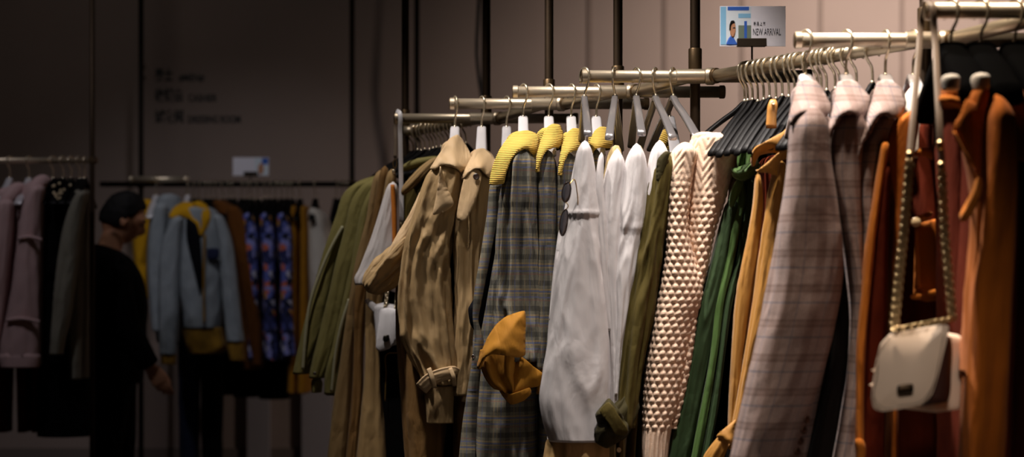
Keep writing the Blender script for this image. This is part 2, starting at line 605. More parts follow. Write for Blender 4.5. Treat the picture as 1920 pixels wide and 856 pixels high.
def sheet(name, outline, d, mat, parent, thick=.004, bulge=.0, step=None, wav=0.0, seed=1, curve=True, bev=True):
    """A piece of cloth or leather cut to an outline: (px, py[, depth offset m]); gets real thickness."""
    O = np.array([[q[0], q[1], q[2] if len(q) > 2 else 0.0] for q in outline], dtype=float)
    if curve:
        O2 = []
        m = len(O)
        for i in range(m):
            p0, p1, p2, p3 = O[i - 1], O[i], O[(i + 1) % m], O[(i + 2) % m]
            m1, m2 = (p2 - p0) * .3, (p3 - p1) * .3
            for t in (0, .2, .4, .6, .8):
                O2.append((2 * t ** 3 - 3 * t ** 2 + 1) * p1 + (t ** 3 - 2 * t ** 2 + t) * m1 + (-2 * t ** 3 + 3 * t ** 2) * p2 + (t ** 3 - t ** 2) * m2)
        O = np.array(O2)
    else:
        O2 = []
        for i in range(len(O)):
            a, b = O[i], O[(i + 1) % len(O)]
            k = max(1, int(np.linalg.norm((b - a)[:2]) / 8))
            for t in range(k):
                O2.append(a + (b - a) * t / k)
        O = np.array(O2)
    lo, hi = O[:, :2].min(0), O[:, :2].max(0)
    st = step or max(2.5, (hi - lo).max() / 26)
    poly = O[:, :2]

    def inside(pt):
        x, y = pt
        c = False
        j = len(poly) - 1
        for i in range(len(poly)):
            if (poly[i, 1] > y) != (poly[j, 1] > y) and x < (poly[j, 0] - poly[i, 0]) * (y - poly[i, 1]) / (poly[j, 1] - poly[i, 1]) + poly[i, 0]:
                c = not c
            j = i
        return c
    pts = []
    y = lo[1] + st / 2
    while y < hi[1]:
        x = lo[0] + st / 2
        while x < hi[0]:
            if inside((x, y)) and np.min(np.hypot(poly[:, 0] - x, poly[:, 1] - y)) > st * .45:
                pts.append((x, y))
            x += st
        y += st
    allp = [Vector((float(a), float(b))) for a, b in poly] + [Vector(q) for q in pts]
    nb = len(poly)
    vs, es, fs, _, _, _ = delaunay_2d_cdt(allp, [], [list(range(nb))], 1, 1e-4)
    V = []
    UV = []
    R = np.random.RandomState(seed)
    w1 = R.uniform(-1, 1, (4, 3))
    for q in vs:
        a = np.array([q.x, q.y])
        r = np.hypot(poly[:, 0] - a[0], poly[:, 1] - a[1])
        w = 1 / (r + 1.0) ** 2.5
        dd = float((w * O[:, 2]).sum() / w.sum())
        edge = min(1.0, r.min() / max(1e-6, .35 * (hi - lo).min()))
        dd -= bulge * (1 - (1 - edge) ** 2)
        if wav:
            for k in w1:
                dd += wav * math.sin((k[0] * a[0] + k[1] * a[1]) * .22 + k[2] * 6) * .5
        p3 = P(a[0], a[1], d + dd)
        V.append(p3)
        UV.append((p3[0], p3[2]))
    # orient towards the camera
    F = []
    for f in fs:
        a, b, c = V[f[0]], V[f[1]], V[f[2]]
        nrm = np.cross(b - a, c - a)
        F.append(tuple(f) if nrm[1] < 0 else tuple(reversed(f)))
    o = build(name, V, F, mat, parent, UV)
    s = o.modifiers.new('thickness', 'SOLIDIFY')
    s.thickness = thick
    s.offset = -1
    if bev:
        s.use_rim = True
    return o


def lathe(name, c, axis, prof, mat, parent, nth=28):
    """Round solid: prof [(along axis, radius)] from c."""
    ax = np.array(axis, dtype=float)
    ax /= np.linalg.norm(ax)
    up = np.array([0, 0, 1.0]) if abs(ax[2]) < .9 else np.array([0, 1.0, 0])
    a = np.cross(ax, up); a /= np.linalg.norm(a)
    b = np.cross(ax, a)
    V, F = [], []
    for t, r in prof:
        for j in range(nth):
            q = 2 * PI * j / nth
            V.append(np.array(c) + ax * t + (a * math.cos(q) + b * math.sin(q)) * max(r, 1e-5))
    for i in range(len(prof) - 1):
        for j in range(nth):
            k = (j + 1) % nth
            F.append((i * nth + j, i * nth + k, (i + 1) * nth + k, (i + 1) * nth + j))
    F.append(tuple(reversed(range(nth))))
    F.append(tuple((len(prof) - 1) * nth + j for j in range(nth)))
    o = build(name, V, F, mat, parent, np.zeros((len(V), 2)))
    e = o.modifiers.new('edges', 'EDGE_SPLIT')
    e.split_angle = R_(38)
    return o


def R_(x):
    return math.radians(x)


def text(name, body, size, loc, mat, parent, extrude=.001, bold=0.0, width=None, kind=None):
    """Lettering facing the camera side, its left end on loc, fitted to a width in metres."""
    c = bpy.data.curves.new(name, 'FONT')
    c.body = body
    c.size = size
    c.extrude = extrude
    c.offset = bold
    t = bpy.data.objects.new(name, c)
    COL.objects.link(t)
    me = bpy.data.meshes.new_from_object(t.evaluated_get(bpy.context.evaluated_depsgraph_get()))
    bpy.data.objects.remove(t)
    v = np.zeros(len(me.vertices) * 3)
    me.vertices.foreach_get('co', v)
    v = v.reshape(-1, 3)
    v[:, 0] -= v[:, 0].min()
    if width:
        v[:, 0] *= width / v[:, 0].max()
    F = [tuple(p.vertices) for p in me.polygons]
    W = np.stack([loc[0] + v[:, 0], loc[1] - v[:, 2], loc[2] + v[:, 1]], 1)
    return build(name, W, F, mat, parent, None, smooth=False)

# ================================================================ the room
XL, XR, YB, YW, ZC = -4.6, 4.6, -1.6, 10.0, 3.45


def struct(name, lo, hi, mat):
    o = box(name, lo, hi, mat)
    o['kind'] = 'structure'
    return o


struct('floor', (XL, YB, -.1), (XR, YW, 0), M['floor'])
struct('ceiling', (XL, YB, ZC), (XR, YW, ZC + .1), M['ceiling'])
struct('wall_left', (XL - .1, YB, 0), (XL, YW, ZC), M['wall'])
struct('wall_right', (XR, YB, 0), (XR + .1, YW, ZC), M['wall'])
struct('wall_front', (XL, YB - .1, 0), (XR, YB, ZC), M['wall'])
# the back wall: plaster panels in front of a dark carrier, with open joints between them
wb = box_vf((XL, YW + .03, 0), (XR, YW + .13, ZC))
o = multi('wall_back', [wb], M['gap'])
o['kind'] = 'structure'


def wx(px):
    return (px - CX) * YW / F_PX


joints = [(-420, 5), (905, 4)]
edges = [XL]
for px, w in joints:
    edges += [wx(px - w / 2), wx(px + w / 2)]
edges.append(XR)
pieces = []
for i in range(0, len(edges), 2):
    pieces.append(box_vf((edges[i], YW - .02, .30), (edges[i + 1], YW + .03, ZC)))
o = multi('wall_panels', pieces, M['wall'])
o['kind'] = 'structure'
# shallow darker battens on the right part of the wall
for k, px in enumerate((1105, 1246, 1391, 1538, 1690, 1840)):
    struct('trim_%d' % (k + 1), (wx(px - 4.5), YW - .026, .30), (wx(px + 4.5), YW - .019, ZC), M['batten'])
# the plinth below
struct('baseboard_back', (XL, YW - .03, 0), (XR, YW + .03, .30), M['wall_lower'])

# ================================================================ camera
cam = bpy.data.cameras.new('camera')
co = bpy.data.objects.new('camera', cam)
COL.objects.link(co)
co.location = (0, 0, EYE)
co.rotation_euler = (PI / 2, 0, 0)
cam.sensor_width = 36.0
cam.lens = F_PX / 1920 * 36
cam.shift_x = 0
cam.shift_y = (HY - 428.0) / 1920
cam.clip_start = .05
cam.dof.use_dof = True
cam.dof.focus_distance = 4.65
cam.dof.aperture_fstop = 2.2
SC.camera = co

# ================================================================ light
w = bpy.data.worlds.new('world')
SC.world = w
w.use_nodes = True
w.node_tree.nodes['Background'].inputs[0].default_value = (.9, .8, .75, 1)
w.node_tree.nodes['Background'].inputs[1].default_value = .0


def spot(name, loc, target, energy, col, size=70, blend=.6, radius=.05):
    l = bpy.data.lights.new(name, 'SPOT')
    l.energy = energy
    l.color = col
    l.spot_size = R_(size)
    l.spot_blend = blend
    l.shadow_soft_size = radius
    o = bpy.data.objects.new(name, l)
    COL.objects.link(o)
    o.location = loc
    o.rotation_euler = (Vector(target) - Vector(loc)).to_track_quat('-Z', 'Y').to_euler()
    return o


WARM = (1.0, .80, .62)
NEUT = (1.0, .90, .82)
# track spots of the shop: above the bars and at the wall; the fills are added
spot('spot_rust', (.55, 3.35, 3.4), (1.0, 3.35, 1.3), 290, WARM, 44, .7)
spot('spot_suit', (.0, 3.95, 3.4), (.60, 3.74, 1.35), 560, NEUT, 38, .8)
spot('spot_sweater', (.40, 3.60, 3.4), (.44, 4.25, 1.2), 260, (1.0, .90, .82), 30, .8)
spot('spot_shirts', (-.40, 4.15, 3.4), (.20, 4.45, 1.4), 170, NEUT, 40, .8)
spot('spot_coats', (-.80, 4.55, 3.4), (-.06, 5.0, 1.4), 230, NEUT, 42, .8)
spot('spot_rail', (-.85, 5.3, 3.4), (-.50, 5.75, 1.3), 80, NEUT, 42, .8)
spot('fill_bag', (.35, .6, 2.9), (.77, 3.27, 1.06), 125, (1.0, .84, .72), 10, .8, .2)  # unseen lamp added in front to brighten the bag
spot('fill_front', (-.4, .6, 3.0), (.05, 4.7, 1.5), 22, NEUT, 18, 1.0, .3)  # weak frontal fill, added to lift the faces of the coats
spot('spot_wall_right', (2.5, 7.9, 3.4), (2.1, YW, 1.9), 310, (1.0, .84, .74), 110, 1.0)
spot('spot_wall_mid', (1.3, 7.9, 3.4), (1.25, YW, 1.9), 9, (1.0, .84, .76), 84, 1.0)
spot('fill_wall_left', (-2.0, 7.4, 3.4), (-2.0, YW, 2.2), 15, (.98, .9, .85), 140, 1.0, .3)  # broad dim fill, added to lift the dark left wall
spot('spot_back_rack', (-1.35, 7.2, 3.4), (-1.5, 9.2, 1.15), 30, (.95, .92, .98), 66, .9)
spot('spot_left_rack', (-2.2, 5.9, 3.4), (-2.15, 7.5, 1.2), 30, (.95, .9, .98), 70, .9)

SC.view_settings.view_transform = 'Standard'
SC.view_settings.look = 'None'
SC.view_settings.exposure = 0.0
SC.view_settings.gamma = 1.0
SC.view_settings.use_curve_mapping = False

# ================================================================ the near clothes rack
ZB = EYE + .552                                # height of every bar
BAR = {}                                       # key -> (pole x, distance)
for key, px, s in (('A', 2016, 933), ('B', 1742, 833), ('C', 1306, 710), ('D', 1160, 657), ('E', 1030, 617), ('F', 912, 567), ('G', 759, 525)):
    d = F_PX / s
    BAR[key] = ((px - CX) / s, d)
HL = .30                                       # half length of a cross bar
RB, RP = .0165, .0135                          # bar and pole radius

rack = thing('clothes_rack', 'long brass clothes rack of floor-to-ceiling poles and T-shaped cross bars carrying the near garments', 'clothes rack', (BAR['C'][0], BAR['C'][1], 0))
for key, (x, d) in BAR.items():
    yp = d + .034                              # the pole passes just behind its bar
    pole = tube('pole', [(x, yp, 0), (x, yp, ZC)], RP, M['pole'], rack, 20, 2)
    lathe('collar', (x, yp, ZB + .018), (0, 0, 1), [(0, .018), (.058, .018), (.06, .0165)], M['brass_dark'], pole)
    lathe('foot_plate', (x, yp, 0), (0, 0, 1), [(0, .06), (.008, .06), (.010, .02)], M['brass_dark'], pole)
    if key == 'G':
        bar = tube('cross_bar', [(x - .004, d, ZB), (x + .04, d, ZB)], RB, M['brass'], rack, 28, 2)
    else:
        bar = tube('cross_bar', [(x - HL, d, ZB), (x + HL, d, ZB)], RB, M['brass'], rack, 28, 2)
        for s in (-1, 1):
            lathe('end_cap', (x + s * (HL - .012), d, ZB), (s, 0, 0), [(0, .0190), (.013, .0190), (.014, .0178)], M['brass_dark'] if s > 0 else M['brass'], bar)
            lathe('end_disc', (x + s * (HL + .0016), d, ZB), (s, 0, 0), [(0, .0172), (.0016, .0172), (.002, .0165)], M['brass_dark'], bar)
    if key != 'G':
        lathe('clamp', (x - .055, d, ZB), (1, 0, 0), [(0, .0175), (.002, .0195), (.075, .0195), (.077, .0175)], M['brass'], bar)
    lathe('joint', (x + .022, d, ZB), (1, 0, 0), [(0, .019), (.006, .023), (.022, .023), (.028, .019)], M['brass'], bar)
keys = list(BAR)
for a, b in zip(keys[:-1], keys[1:]):
    xa, da = BAR[a]
    xb, db = BAR[b]
    p0 = np.array([xa - .02, da + .02, ZB])
    p1 = np.array([xb + .045, db - .008, ZB])
    r = tube('rail', [p0, p1], .0160, M['rail'], rack, 24, 2)
    v = (p0 - p1) / np.linalg.norm(p0 - p1)
    lathe('rail_ring', p1, v, [(0, .0185), (.004, .0205), (.012, .0205), (.014, .018)], M['brass_dark'], r)


def rail_pt(a, b, px):
    """The point of the rail between two bars that the camera sees in column px (a is the far end)."""
    (xb, db), (xa, da) = (BAR[a], BAR[b]) if BAR[a][1] < BAR[b][1] else (BAR[b], BAR[a])
    # the rail runs from its near end n to its far joint f
    xn, dn, xf, df = xb - .02, db + .02, xa + .045, da - .008
    u = (px - CX) / F_PX
    t = (u * dn - xn) / ((xf - xn) - u * (df - dn))
    return np.array([xn + t * (xf - xn), dn + t * (df - dn), ZB])


# ================================================================ hangers
def hanger(at, label, group=None, yaw=0.0, drop=.078, mat='hanger_pale', half=.185, wid=.028, wend=.034, slope=.105, hook=True, hyaw=28, cat='clothes hanger', droop=1.0, name='clothes_hanger', th=.0085, hmat='steel', ringr=.0185, lbl_body=True, nth=18):
    """at: centre of the bar it hangs on. yaw 0: arms run straight away from the camera."""
    at = np.array(at, dtype=float)
    t = thing(name, label, cat, at, group)
    r = ringr + .0044
    cz = at[2] - .0010
    h = R_(hyaw)
    dx, dy = math.sin(h), -math.cos(h)         # hook opens towards the camera side
    pts = []
    for k in range(0, 13):
        a = R_(-35 + 210 * k / 12)             # from the open tip, over the bar, and down
        pts.append((at[0] - dx * r * math.cos(a), at[1] - dy * r * math.cos(a), cz + r * math.sin(a)))
    ztop = at[2] - drop
    pts.append((at[0] + dx * r * .75, at[1] + dy * r * .75, cz - r * .95))
    pts.append((at[0] + dx * r * .15, at[1] + dy * r * .15, cz - r * 1.75))
    pts.append((at[0], at[1], ztop + .012))
    pts.append((at[0], at[1], ztop - .012))
    tube('hook', pts, .0032, M[hmat], t, 10, 46)
    cy, sy = math.cos(R_(yaw)), math.sin(R_(yaw))
    C, A, B = [], [], []
    n = 33
    for i in range(n):
        q = -1 + 2 * i / (n - 1)
        aq = abs(q)
        z = ztop - .010 - slope * (aq ** 1.25) * droop + .012 * math.exp(-(q / .12) ** 2)
        C.append((at[0] + sy * q * half, at[1] + cy * q * half, z))
        wv = (wid + (wend - wid) * aq) / 2
        A.append((cy * wv, -sy * wv, 0))
        B.append((0, 0, th - .2 * th * aq))
    v, f, u = grid_rings(np.array(C), np.array(A), np.array(B), nth, None, 3.2, inset=False)
    build('body', v, f, M[mat], t, u)
    lathe('ferrule', (at[0], at[1], ztop - .004), (0, 0, 1), [(0, .0065), (.012, .0055), (.016, .003)], M[hmat], t, 14)
    return t


def bar_at(key, px):
    x, d = BAR[key]
    return np.array([(px - CX) * d / F_PX, d, ZB])

# ================================================================ near garments
def button(name, px, py, d, r, mat, parent, nrm=(0, -1, .15)):
    q = P(px, py, d)
    return lathe(name, q, nrm, [(0, r * .9), (.001, r), (.003, r), (.004, r * .75), (.0032, r * .5)], M[mat], parent, 18)


dA, dB, dC, dD, dE, dF = [BAR[k][1] for k in 'ABCDEF']


def garment(name, label, cat, px, py, d, group=None):
    return thing(name, label, cat, P(px, py, d), group)


# ---- trench coats on the second and third bars from the back -----------------
TC = 'tan trench coats hung beside the plaid jackets'
t = garment('trench_coat', 'tan trench coat with strapped cuff and small white bag against its sleeve', 'coat', 850, 300, dE, TC)
hanger(bar_at('E', 853), 'pale grey hanger of the strapped-cuff trench coat nearest the white bag', hyaw=20)
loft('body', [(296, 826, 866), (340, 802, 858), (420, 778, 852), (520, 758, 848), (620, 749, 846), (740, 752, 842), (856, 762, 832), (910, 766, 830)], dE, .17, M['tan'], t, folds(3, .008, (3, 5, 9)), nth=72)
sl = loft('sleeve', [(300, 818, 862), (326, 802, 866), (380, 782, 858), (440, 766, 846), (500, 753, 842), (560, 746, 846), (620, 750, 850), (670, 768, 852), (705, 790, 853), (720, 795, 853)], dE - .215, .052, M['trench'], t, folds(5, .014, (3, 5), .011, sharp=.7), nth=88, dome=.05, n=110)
loft('cuff', [(722, 795, 852), (745, 797, 850), (770, 799, 849), (792, 800, 849)], dE - .215, .036, M['trench'], t, folds(8, .008, (3, 4), .003), nth=72, dome=0, n=30)
st = limb('cuff_strap', [(790, 728, dE - .262, 13, .006), (806, 712, dE - .272, 13, .006), (828, 702, dE - .272, 12, .006), (850, 698, dE - .255, 12, .006), (854, 702, dE - .22, 11, .006)], M['trench_lt'], t, folds(2, .002, (3,), .002))
limb('strap_loop', [(804, 690, dE - .277, 4.5, .004), (810, 706, dE - .284, 4.5, .004), (815, 726, dE - .277, 4.5, .004)], M['trench_lt'], st)
limb('strap_loop', [(844, 690, dE - .267, 4, .004), (850, 704, dE - .274, 4, .004), (852, 722, dE - .26, 4, .004)], M['trench_lt'], st)
sheet('collar', [(806, 316, -.02), (818, 296, -.01), (832, 276, .02), (842, 260, .06), (858, 252, .08), (868, 262, .08), (880, 282, .06), (884, 296, .03), (876, 318, 0), (866, 326, -.01), (858, 316, -.03), (844, 308, -.035), (828, 310, -.035), (816, 318, -.03)], dE - .235, M['trench_lt'], t, .010, .014, wav=.006, seed=4)
loft('collar_stand', [(262, 832, 868), (280, 828, 874), (305, 824, 878)], dE - .03, .06, M['trench_lt'], t, folds(9, .002), dome=.02)
sheet('lapel', [(826, 312, -.03), (834, 340, -.015), (851, 380, -.02), (838, 394, -.015), (812, 402, -.02), (818, 366, -.02)], dE - .262, M['trench_lt'], t, .005, .008)
# its other sleeve, gathered up and pointing left
limb('sleeve', [(794, 436, dE - .10, 13, .035), (770, 462, dE - .13, 20, .04), (742, 492, dE - .15, 27, .042), (718, 516, dE - .15, 27, .04), (698, 536, dE - .15, 19, .034), (690, 548, dE - .15, 13, .026)], M['trench'], t, folds(15, .018, (3, 4), .016, sharp=.8, wscale=1.6), nth=64, dome0=.03, dome1=.02)
limb('sleeve_flap', [(800, 352, dE - .12, 9, .02), (782, 400, dE - .14, 13, .022), (762, 440, dE - .15, 16, .024), (738, 476, dE - .17, 12, .02), (722, 496, dE - .17, 5, .01)], M['trench_lt'], t, folds(16, .006, (3, 4), .004), nth=44, dome0=.03, dome1=.02)
loft('front_panel', [(520, 742, 760), (600, 742, 790), (700, 748, 820), (800, 756, 830), (905, 764, 828)], dE - .11, .03, M['tan'], t, folds(17, .009, (3, 5)), nth=56)

t = garment('trench_coat', 'tan trench coat with buttoned shoulder tab between the strapped-cuff coat and the plaid jackets', 'coat', 902, 310, dE, TC)
hanger(bar_at('E', 903), 'pale grey hanger of the tan trench coat with buttoned shoulder tab', hyaw=24)
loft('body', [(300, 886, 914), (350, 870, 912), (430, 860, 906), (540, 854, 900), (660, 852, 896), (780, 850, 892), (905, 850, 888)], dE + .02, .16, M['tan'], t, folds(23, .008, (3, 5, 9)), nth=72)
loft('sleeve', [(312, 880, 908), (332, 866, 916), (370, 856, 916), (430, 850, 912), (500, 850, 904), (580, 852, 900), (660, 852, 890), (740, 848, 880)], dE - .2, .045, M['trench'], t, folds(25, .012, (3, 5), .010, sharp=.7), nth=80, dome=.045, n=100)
sheet('collar', [(864, 336, -.02), (872, 316, -.01), (882, 296, .02), (892, 280, .06), (908, 278, .08), (922, 290, .07), (934, 306, .05), (930, 322, .02), (922, 336, 0), (912, 328, -.02), (902, 318, -.035), (890, 316, -.035), (878, 324, -.035), (870, 334, -.03)], dE - .232, M['trench_lt'], t, .010, .014, wav=.006, seed=6)
loft('collar_stand', [(278, 884, 918), (296, 880, 926), (322, 876, 930)], dE - .03, .06, M['trench_lt'], t, folds(29, .002), dome=.02)
ep = sheet('shoulder_tab', [(880, 314, .0), (897, 316, .0), (903, 332, -.006), (893, 372, -.014), (874, 412, -.012), (856, 410, 0), (862, 368, .0), (870, 334, .0)], dE - .262, M['trench_lt'], t, .006, .006)
button('button', 893, 331, dE - .275, .0095, 'horn', ep)
loft('cuff_tab', [(656, 880, 900), (690, 874, 893), (730, 868, 886), (752, 866, 876)], dE - .22, .022, M['trench_lt'], t, folds(27, .004), nth=32)

t = garment('shirt', 'white shirt squeezed between the tan trench coats and the first plaid jacket', 'shirt', 950, 300, dE)
hanger(bar_at('E', 950), 'pale grey hanger of the white shirt squeezed beside the first plaid jacket', hyaw=26)
loft('body', [(272, 942, 960), (300, 933, 962), (360, 922, 956), (440, 914, 950), (560, 904, 940), (700, 900, 934), (800, 898, 930)], dE - .0, .15, M['white'], t, folds(33, .005, (3, 5)), nth=56)

def yoke(seed, vy):
    """A sewn seam across the sleeve: a shallow step at a given share of its length."""
    def f(th, v, L, V):
        return .004 * np.exp(-((v - vy) / .007) ** 2) - .003 / (1 + np.exp(-(v - vy) / .004)) + .003
    return f


# ---- grey plaid jackets with yellow knit collars -----------------------------
PG = 'grey plaid jackets with yellow knit collars'
pl = [dict(h=981, lab='grey plaid jacket with yellow collar and turned-back mustard cuff', near='of the plaid jacket with the turned-back mustard cuff'),
      dict(h=1029, lab='second grey plaid jacket with yellow collar behind the mustard-cuffed one', near='of the second yellow-collared plaid jacket'),
      dict(h=1071, lab='third grey plaid jacket with yellow collar half hidden by the front white shirt', near='of the third yellow-collared plaid jacket, beside the front white shirt'),
      dict(h=1118, lab='fourth plaid jacket with yellow collar showing just behind the front white shirt', near='of the fourth yellow-collared plaid jacket'),
      dict(h=1256, lab='last yellow-collared plaid jacket, behind the white shirts next to the olive coat', near='of the last yellow-collared plaid jacket, behind the white shirts')]
for i, q in enumerate(pl):
    t = garment('plaid_jacket', q['lab'], 'jacket', q['h'], 280, dD, PG)
    hanger(bar_at('D', q['h']), 'pale grey hanger ' + q['near'], hyaw=[30, 34, 28, 26, 20][i])
    q['t'] = t
t = pl[0]['t']
loft('body', [(290, 960, 998), (330, 948, 1006), (420, 922, 1000), (490, 902, 998), (600, 890, 1002), (700, 884, 1008), (780, 880, 1010), (905, 872, 1010)], dD - .03, .14, M['plaid'], t, folds(43, .014, (3, 5, 9), .006), nth=72)
loft('sleeve', [(278, 962, 996), (296, 952, 1002), (340, 945, 1006), (400, 938, 1008), (480, 930, 1012), (560, 926, 1014), (630, 928, 1014), (676, 934, 1012)], dD - .215, .05, M['plaid'], t, folds(45, .022, (7, 10), .012, sharp=.8), nth=110, dome=.05, extra=yoke(5, .26))
loft('collar', [(244, 962, 990), (256, 952, 1000), (275, 948, 1006), (300, 950, 1004)], dD - .03, .055, M['yellow_rib'], t, None, dome=.02)
sheet('collar_roll', [(918, 346, -.02), (922, 316, -.01), (934, 285, .0), (948, 263, .03), (966, 248, .06), (988, 244, .08), (1006, 250, .08), (1012, 262, .06), (1010, 282, .03), (1003, 292, .01), (996, 281, -.01), (985, 276, -.02), (971, 282, -.03), (958, 300, -.035), (949, 326, -.035), (944, 344, -.03)], dD - .232, M['yellow_rib'], t, .012, .014)
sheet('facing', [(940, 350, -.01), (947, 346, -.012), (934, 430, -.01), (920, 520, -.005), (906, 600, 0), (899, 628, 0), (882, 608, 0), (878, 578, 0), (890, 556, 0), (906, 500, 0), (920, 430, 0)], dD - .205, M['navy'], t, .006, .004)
sheet('front_edge', [(919, 346, -.01), (941, 344, -.012), (934, 400, -.012), (918, 480, -.01), (903, 560, -.006), (896, 600, -.004), (906, 640, -.004), (899, 720, 0), (892, 800, 0), (888, 905, 0), (858, 905, .01), (866, 800, .01), (878, 720, .005), (890, 640, 0), (886, 590, 0), (890, 540, 0), (902, 470, 0), (913, 400, 0)], dD - .214, M['plaid'], t, .007, .006)
cf = sheet('cuff', [(983, 582, 0), (986, 600, -.01), (985, 632, -.01), (985, 664, 0), (972, 670, -.02), (946, 666, -.045), (922, 664, -.045), (906, 673, -.03), (897, 692, .0), (894, 684, .01), (900, 664, .0), (914, 632, .0), (930, 608, .0), (950, 592, 0)], dD - .292, M['mustard_cuff'], t, .006, .034, wav=.0022, seed=12)
limb('cuff_lining', [(940, 652, dD - .25, 40, .03), (942, 676, dD - .25, 44, .036), (946, 704, dD - .25, 36, .036), (956, 726, dD - .25, 20, .022), (958, 738, dD - .245, 9, .012)], M['mustard_cuff'], t, folds(48, .022, (3, 5, 6), .010, sharp=.8), nth=72, dome1=.01, n=50)
sheet('cuff_lining', [(932, 722, 0), (956, 738, -.02), (992, 726, -.01), (996, 738, 0), (980, 752, 0), (958, 758, 0), (942, 742, 0)], dD - .25, M['mustard_cuff'], t, .006, .012, wav=.006)
sheet('cuff_tab', [(976, 668, -.02), (1000, 686, -.02), (1018, 700, -.01), (1016, 722, 0), (990, 728, 0), (960, 745, 0), (958, 700, -.01)], dD - .255, M['mustard_cuff'], t, .006, .01, wav=.006)
limb('under_flap', [(1008, 668, dD - .2, 12, .02), (1012, 700, dD - .2, 9, .02), (1012, 738, dD - .2, 6, .016)], M['mustard_cuff'], t, folds(50, .004))
button('button', 888, 668, dD - .21, .006, 'horn', t)

t = pl[1]['t']
loft('body', [(275, 1012, 1038), (320, 1008, 1038), (420, 1006, 1036), (560, 1006, 1034), (700, 1008, 1036), (905, 1004, 1036)], dD - .0, .14, M['plaid'], t, folds(53, .006, (3, 5)), nth=64)
loft('sleeve', [(280, 1014, 1040), (300, 1006, 1042), (350, 1002, 1043), (420, 1002, 1044), (500, 1004, 1042), (600, 1006, 1040), (690, 1004, 1034)], dD - .2, .045, M['plaid'], t, folds(55, .016, (6, 9), .010, sharp=.8), nth=72, dome=.05)
sheet('collar_roll', [(1004, 322, -.02), (1006, 290, -.01), (1014, 262, .02), (1024, 240, .05), (1036, 232, .07), (1050, 234, .08), (1056, 248, .07), (1055, 268, .04), (1048, 276, .02), (1038, 276, -.01), (1026, 282, -.02), (1016, 296, -.03), (1010, 314, -.03)], dD - .225, M['yellow_rib'], t, .012, .014)
loft('collar', [(238, 1012, 1040), (252, 1006, 1050), (280, 1006, 1050)], dD - .03, .055, M['yellow_rib'], t, None, dome=.02)
t = pl[2]['t']
loft('body', [(278, 1054, 1084), (320, 1046, 1086), (420, 1042, 1084), (560, 1038, 1082), (700, 1034, 1078), (905, 1030, 1074)], dD, .14, M['plaid'], t, folds(63, .006, (3, 5)), nth=64)
loft('sleeve', [(284, 1054, 1078), (304, 1046, 1082), (350, 1043, 1082), (420, 1043, 1080), (520, 1042, 1078), (640, 1038, 1072)], dD - .2, .045, M['plaid'], t, folds(65, .007, (3, 5), .003), nth=72, dome=.05)
sheet('collar_roll', [(1046, 328, -.02), (1048, 300, -.01), (1054, 272, .02), (1062, 250, .05), (1074, 240, .07), (1088, 242, .08), (1095, 256, .07), (1094, 276, .04), (1086, 282, .02), (1076, 282, -.01), (1066, 288, -.02), (1057, 304, -.03), (1052, 322, -.03)], dD - .225, M['yellow_rib'], t, .012, .014)
loft('collar', [(246, 1054, 1082), (260, 1050, 1090), (285, 1050, 1090)], dD - .03, .055, M['yellow_rib'], t, None, dome=.02)
t = pl[3]['t']
loft('body', [(272, 1104, 1130), (320, 1098, 1134), (420, 1096, 1134), (600, 1092, 1132), (800, 1090, 1130), (905, 1088, 1128)], dD, .14, M['plaid'], t, folds(73, .005, (3, 5)), nth=56)
loft('sleeve', [(276, 1104, 1126), (300, 1098, 1130), (380, 1096, 1130), (520, 1096, 1128), (640, 1096, 1124)], dD - .2, .04, M['plaid'], t, folds(75, .006, (3, 5), .003), nth=64, dome=.05)
sheet('collar_roll', [(1097, 312, -.02), (1100, 288, -.01), (1106, 264, .02), (1114, 246, .05), (1126, 237, .07), (1142, 240, .08), (1150, 254, .07), (1149, 272, .04), (1140, 278, .02), (1128, 276, -.01), (1116, 280, -.02), (1108, 294, -.03), (1103, 308, -.03)], dD - .22, M['yellow_rib'], t, .012, .014)
loft('collar', [(242, 1108, 1136), (254, 1104, 1144), (280, 1104, 1144)], dD - .03, .055, M['yellow_rib'], t, None, dome=.02)
t = pl[4]['t']
loft('body', [(276, 1238, 1268), (320, 1230, 1274), (450, 1228, 1276), (640, 1226, 1276), (905, 1224, 1274)], dD + .06, .14, M['plaid'], t, folds(83, .005, (3, 5)), nth=56)
limb('collar_roll', [(1232, 300, dD - .1, 6, .010), (1240, 272, dD - .1, 11, .014), (1250, 254, dD - .08, 13, .018), (1260, 256, dD - .06, 10, .02), (1266, 278, dD - .04, 6, .012)], M['yellow_rib'], t, None, nth=36, dome0=.02, dome1=.02)
loft('collar', [(240, 1242, 1262), (256, 1236, 1268), (284, 1236, 1268)], dD, .055, M['yellow_rib'], t, None, dome=.02)

# ---- white shirts ------------------------------------------------------------
WG = 'white shirts on the middle cross bar'


t = garment('shirt', 'front white shirt with full rolled sleeve and sunglasses tucked at its edge', 'shirt', 1095, 270, dC, WG)
hanger(bar_at('C', 1096), 'grey hanger of the front white shirt with the sunglasses', mat='hanger_grey', hyaw=30, drop=.06, half=.2, wid=.017, wend=.022, slope=.10)
loft('body', [(268, 1090, 1104), (320, 1076, 1112), (420, 1054, 1118), (540, 1042, 1124), (660, 1034, 1130), (790, 1028, 1132), (850, 1026, 1130)], dC - .02, .14, M['white'], t, folds(93, .006, (3, 5)), nth=64)
loft('sleeve', [(263, 1090, 1103), (290, 1082, 1109), (340, 1074, 1117), (400, 1062, 1124), (480, 1048, 1132), (560, 1036, 1139), (640, 1027, 1146), (700, 1018, 1148), (750, 1012, 1147), (790, 1018, 1143), (826, 1030, 1138)], dC - .215, .052, M['white'], t, folds(99, .004, (2, 3), .003, sharp=.3), nth=96, dome=.03, n=120, extra=yoke(1, .245))
loft('lining', [(806, 1028, 1140), (830, 1024, 1141), (870, 1018, 1142), (910, 1014, 1142)], dC - .205, .05, M['beige'], t, folds(98, .008, (3, 5), .004), nth=64)
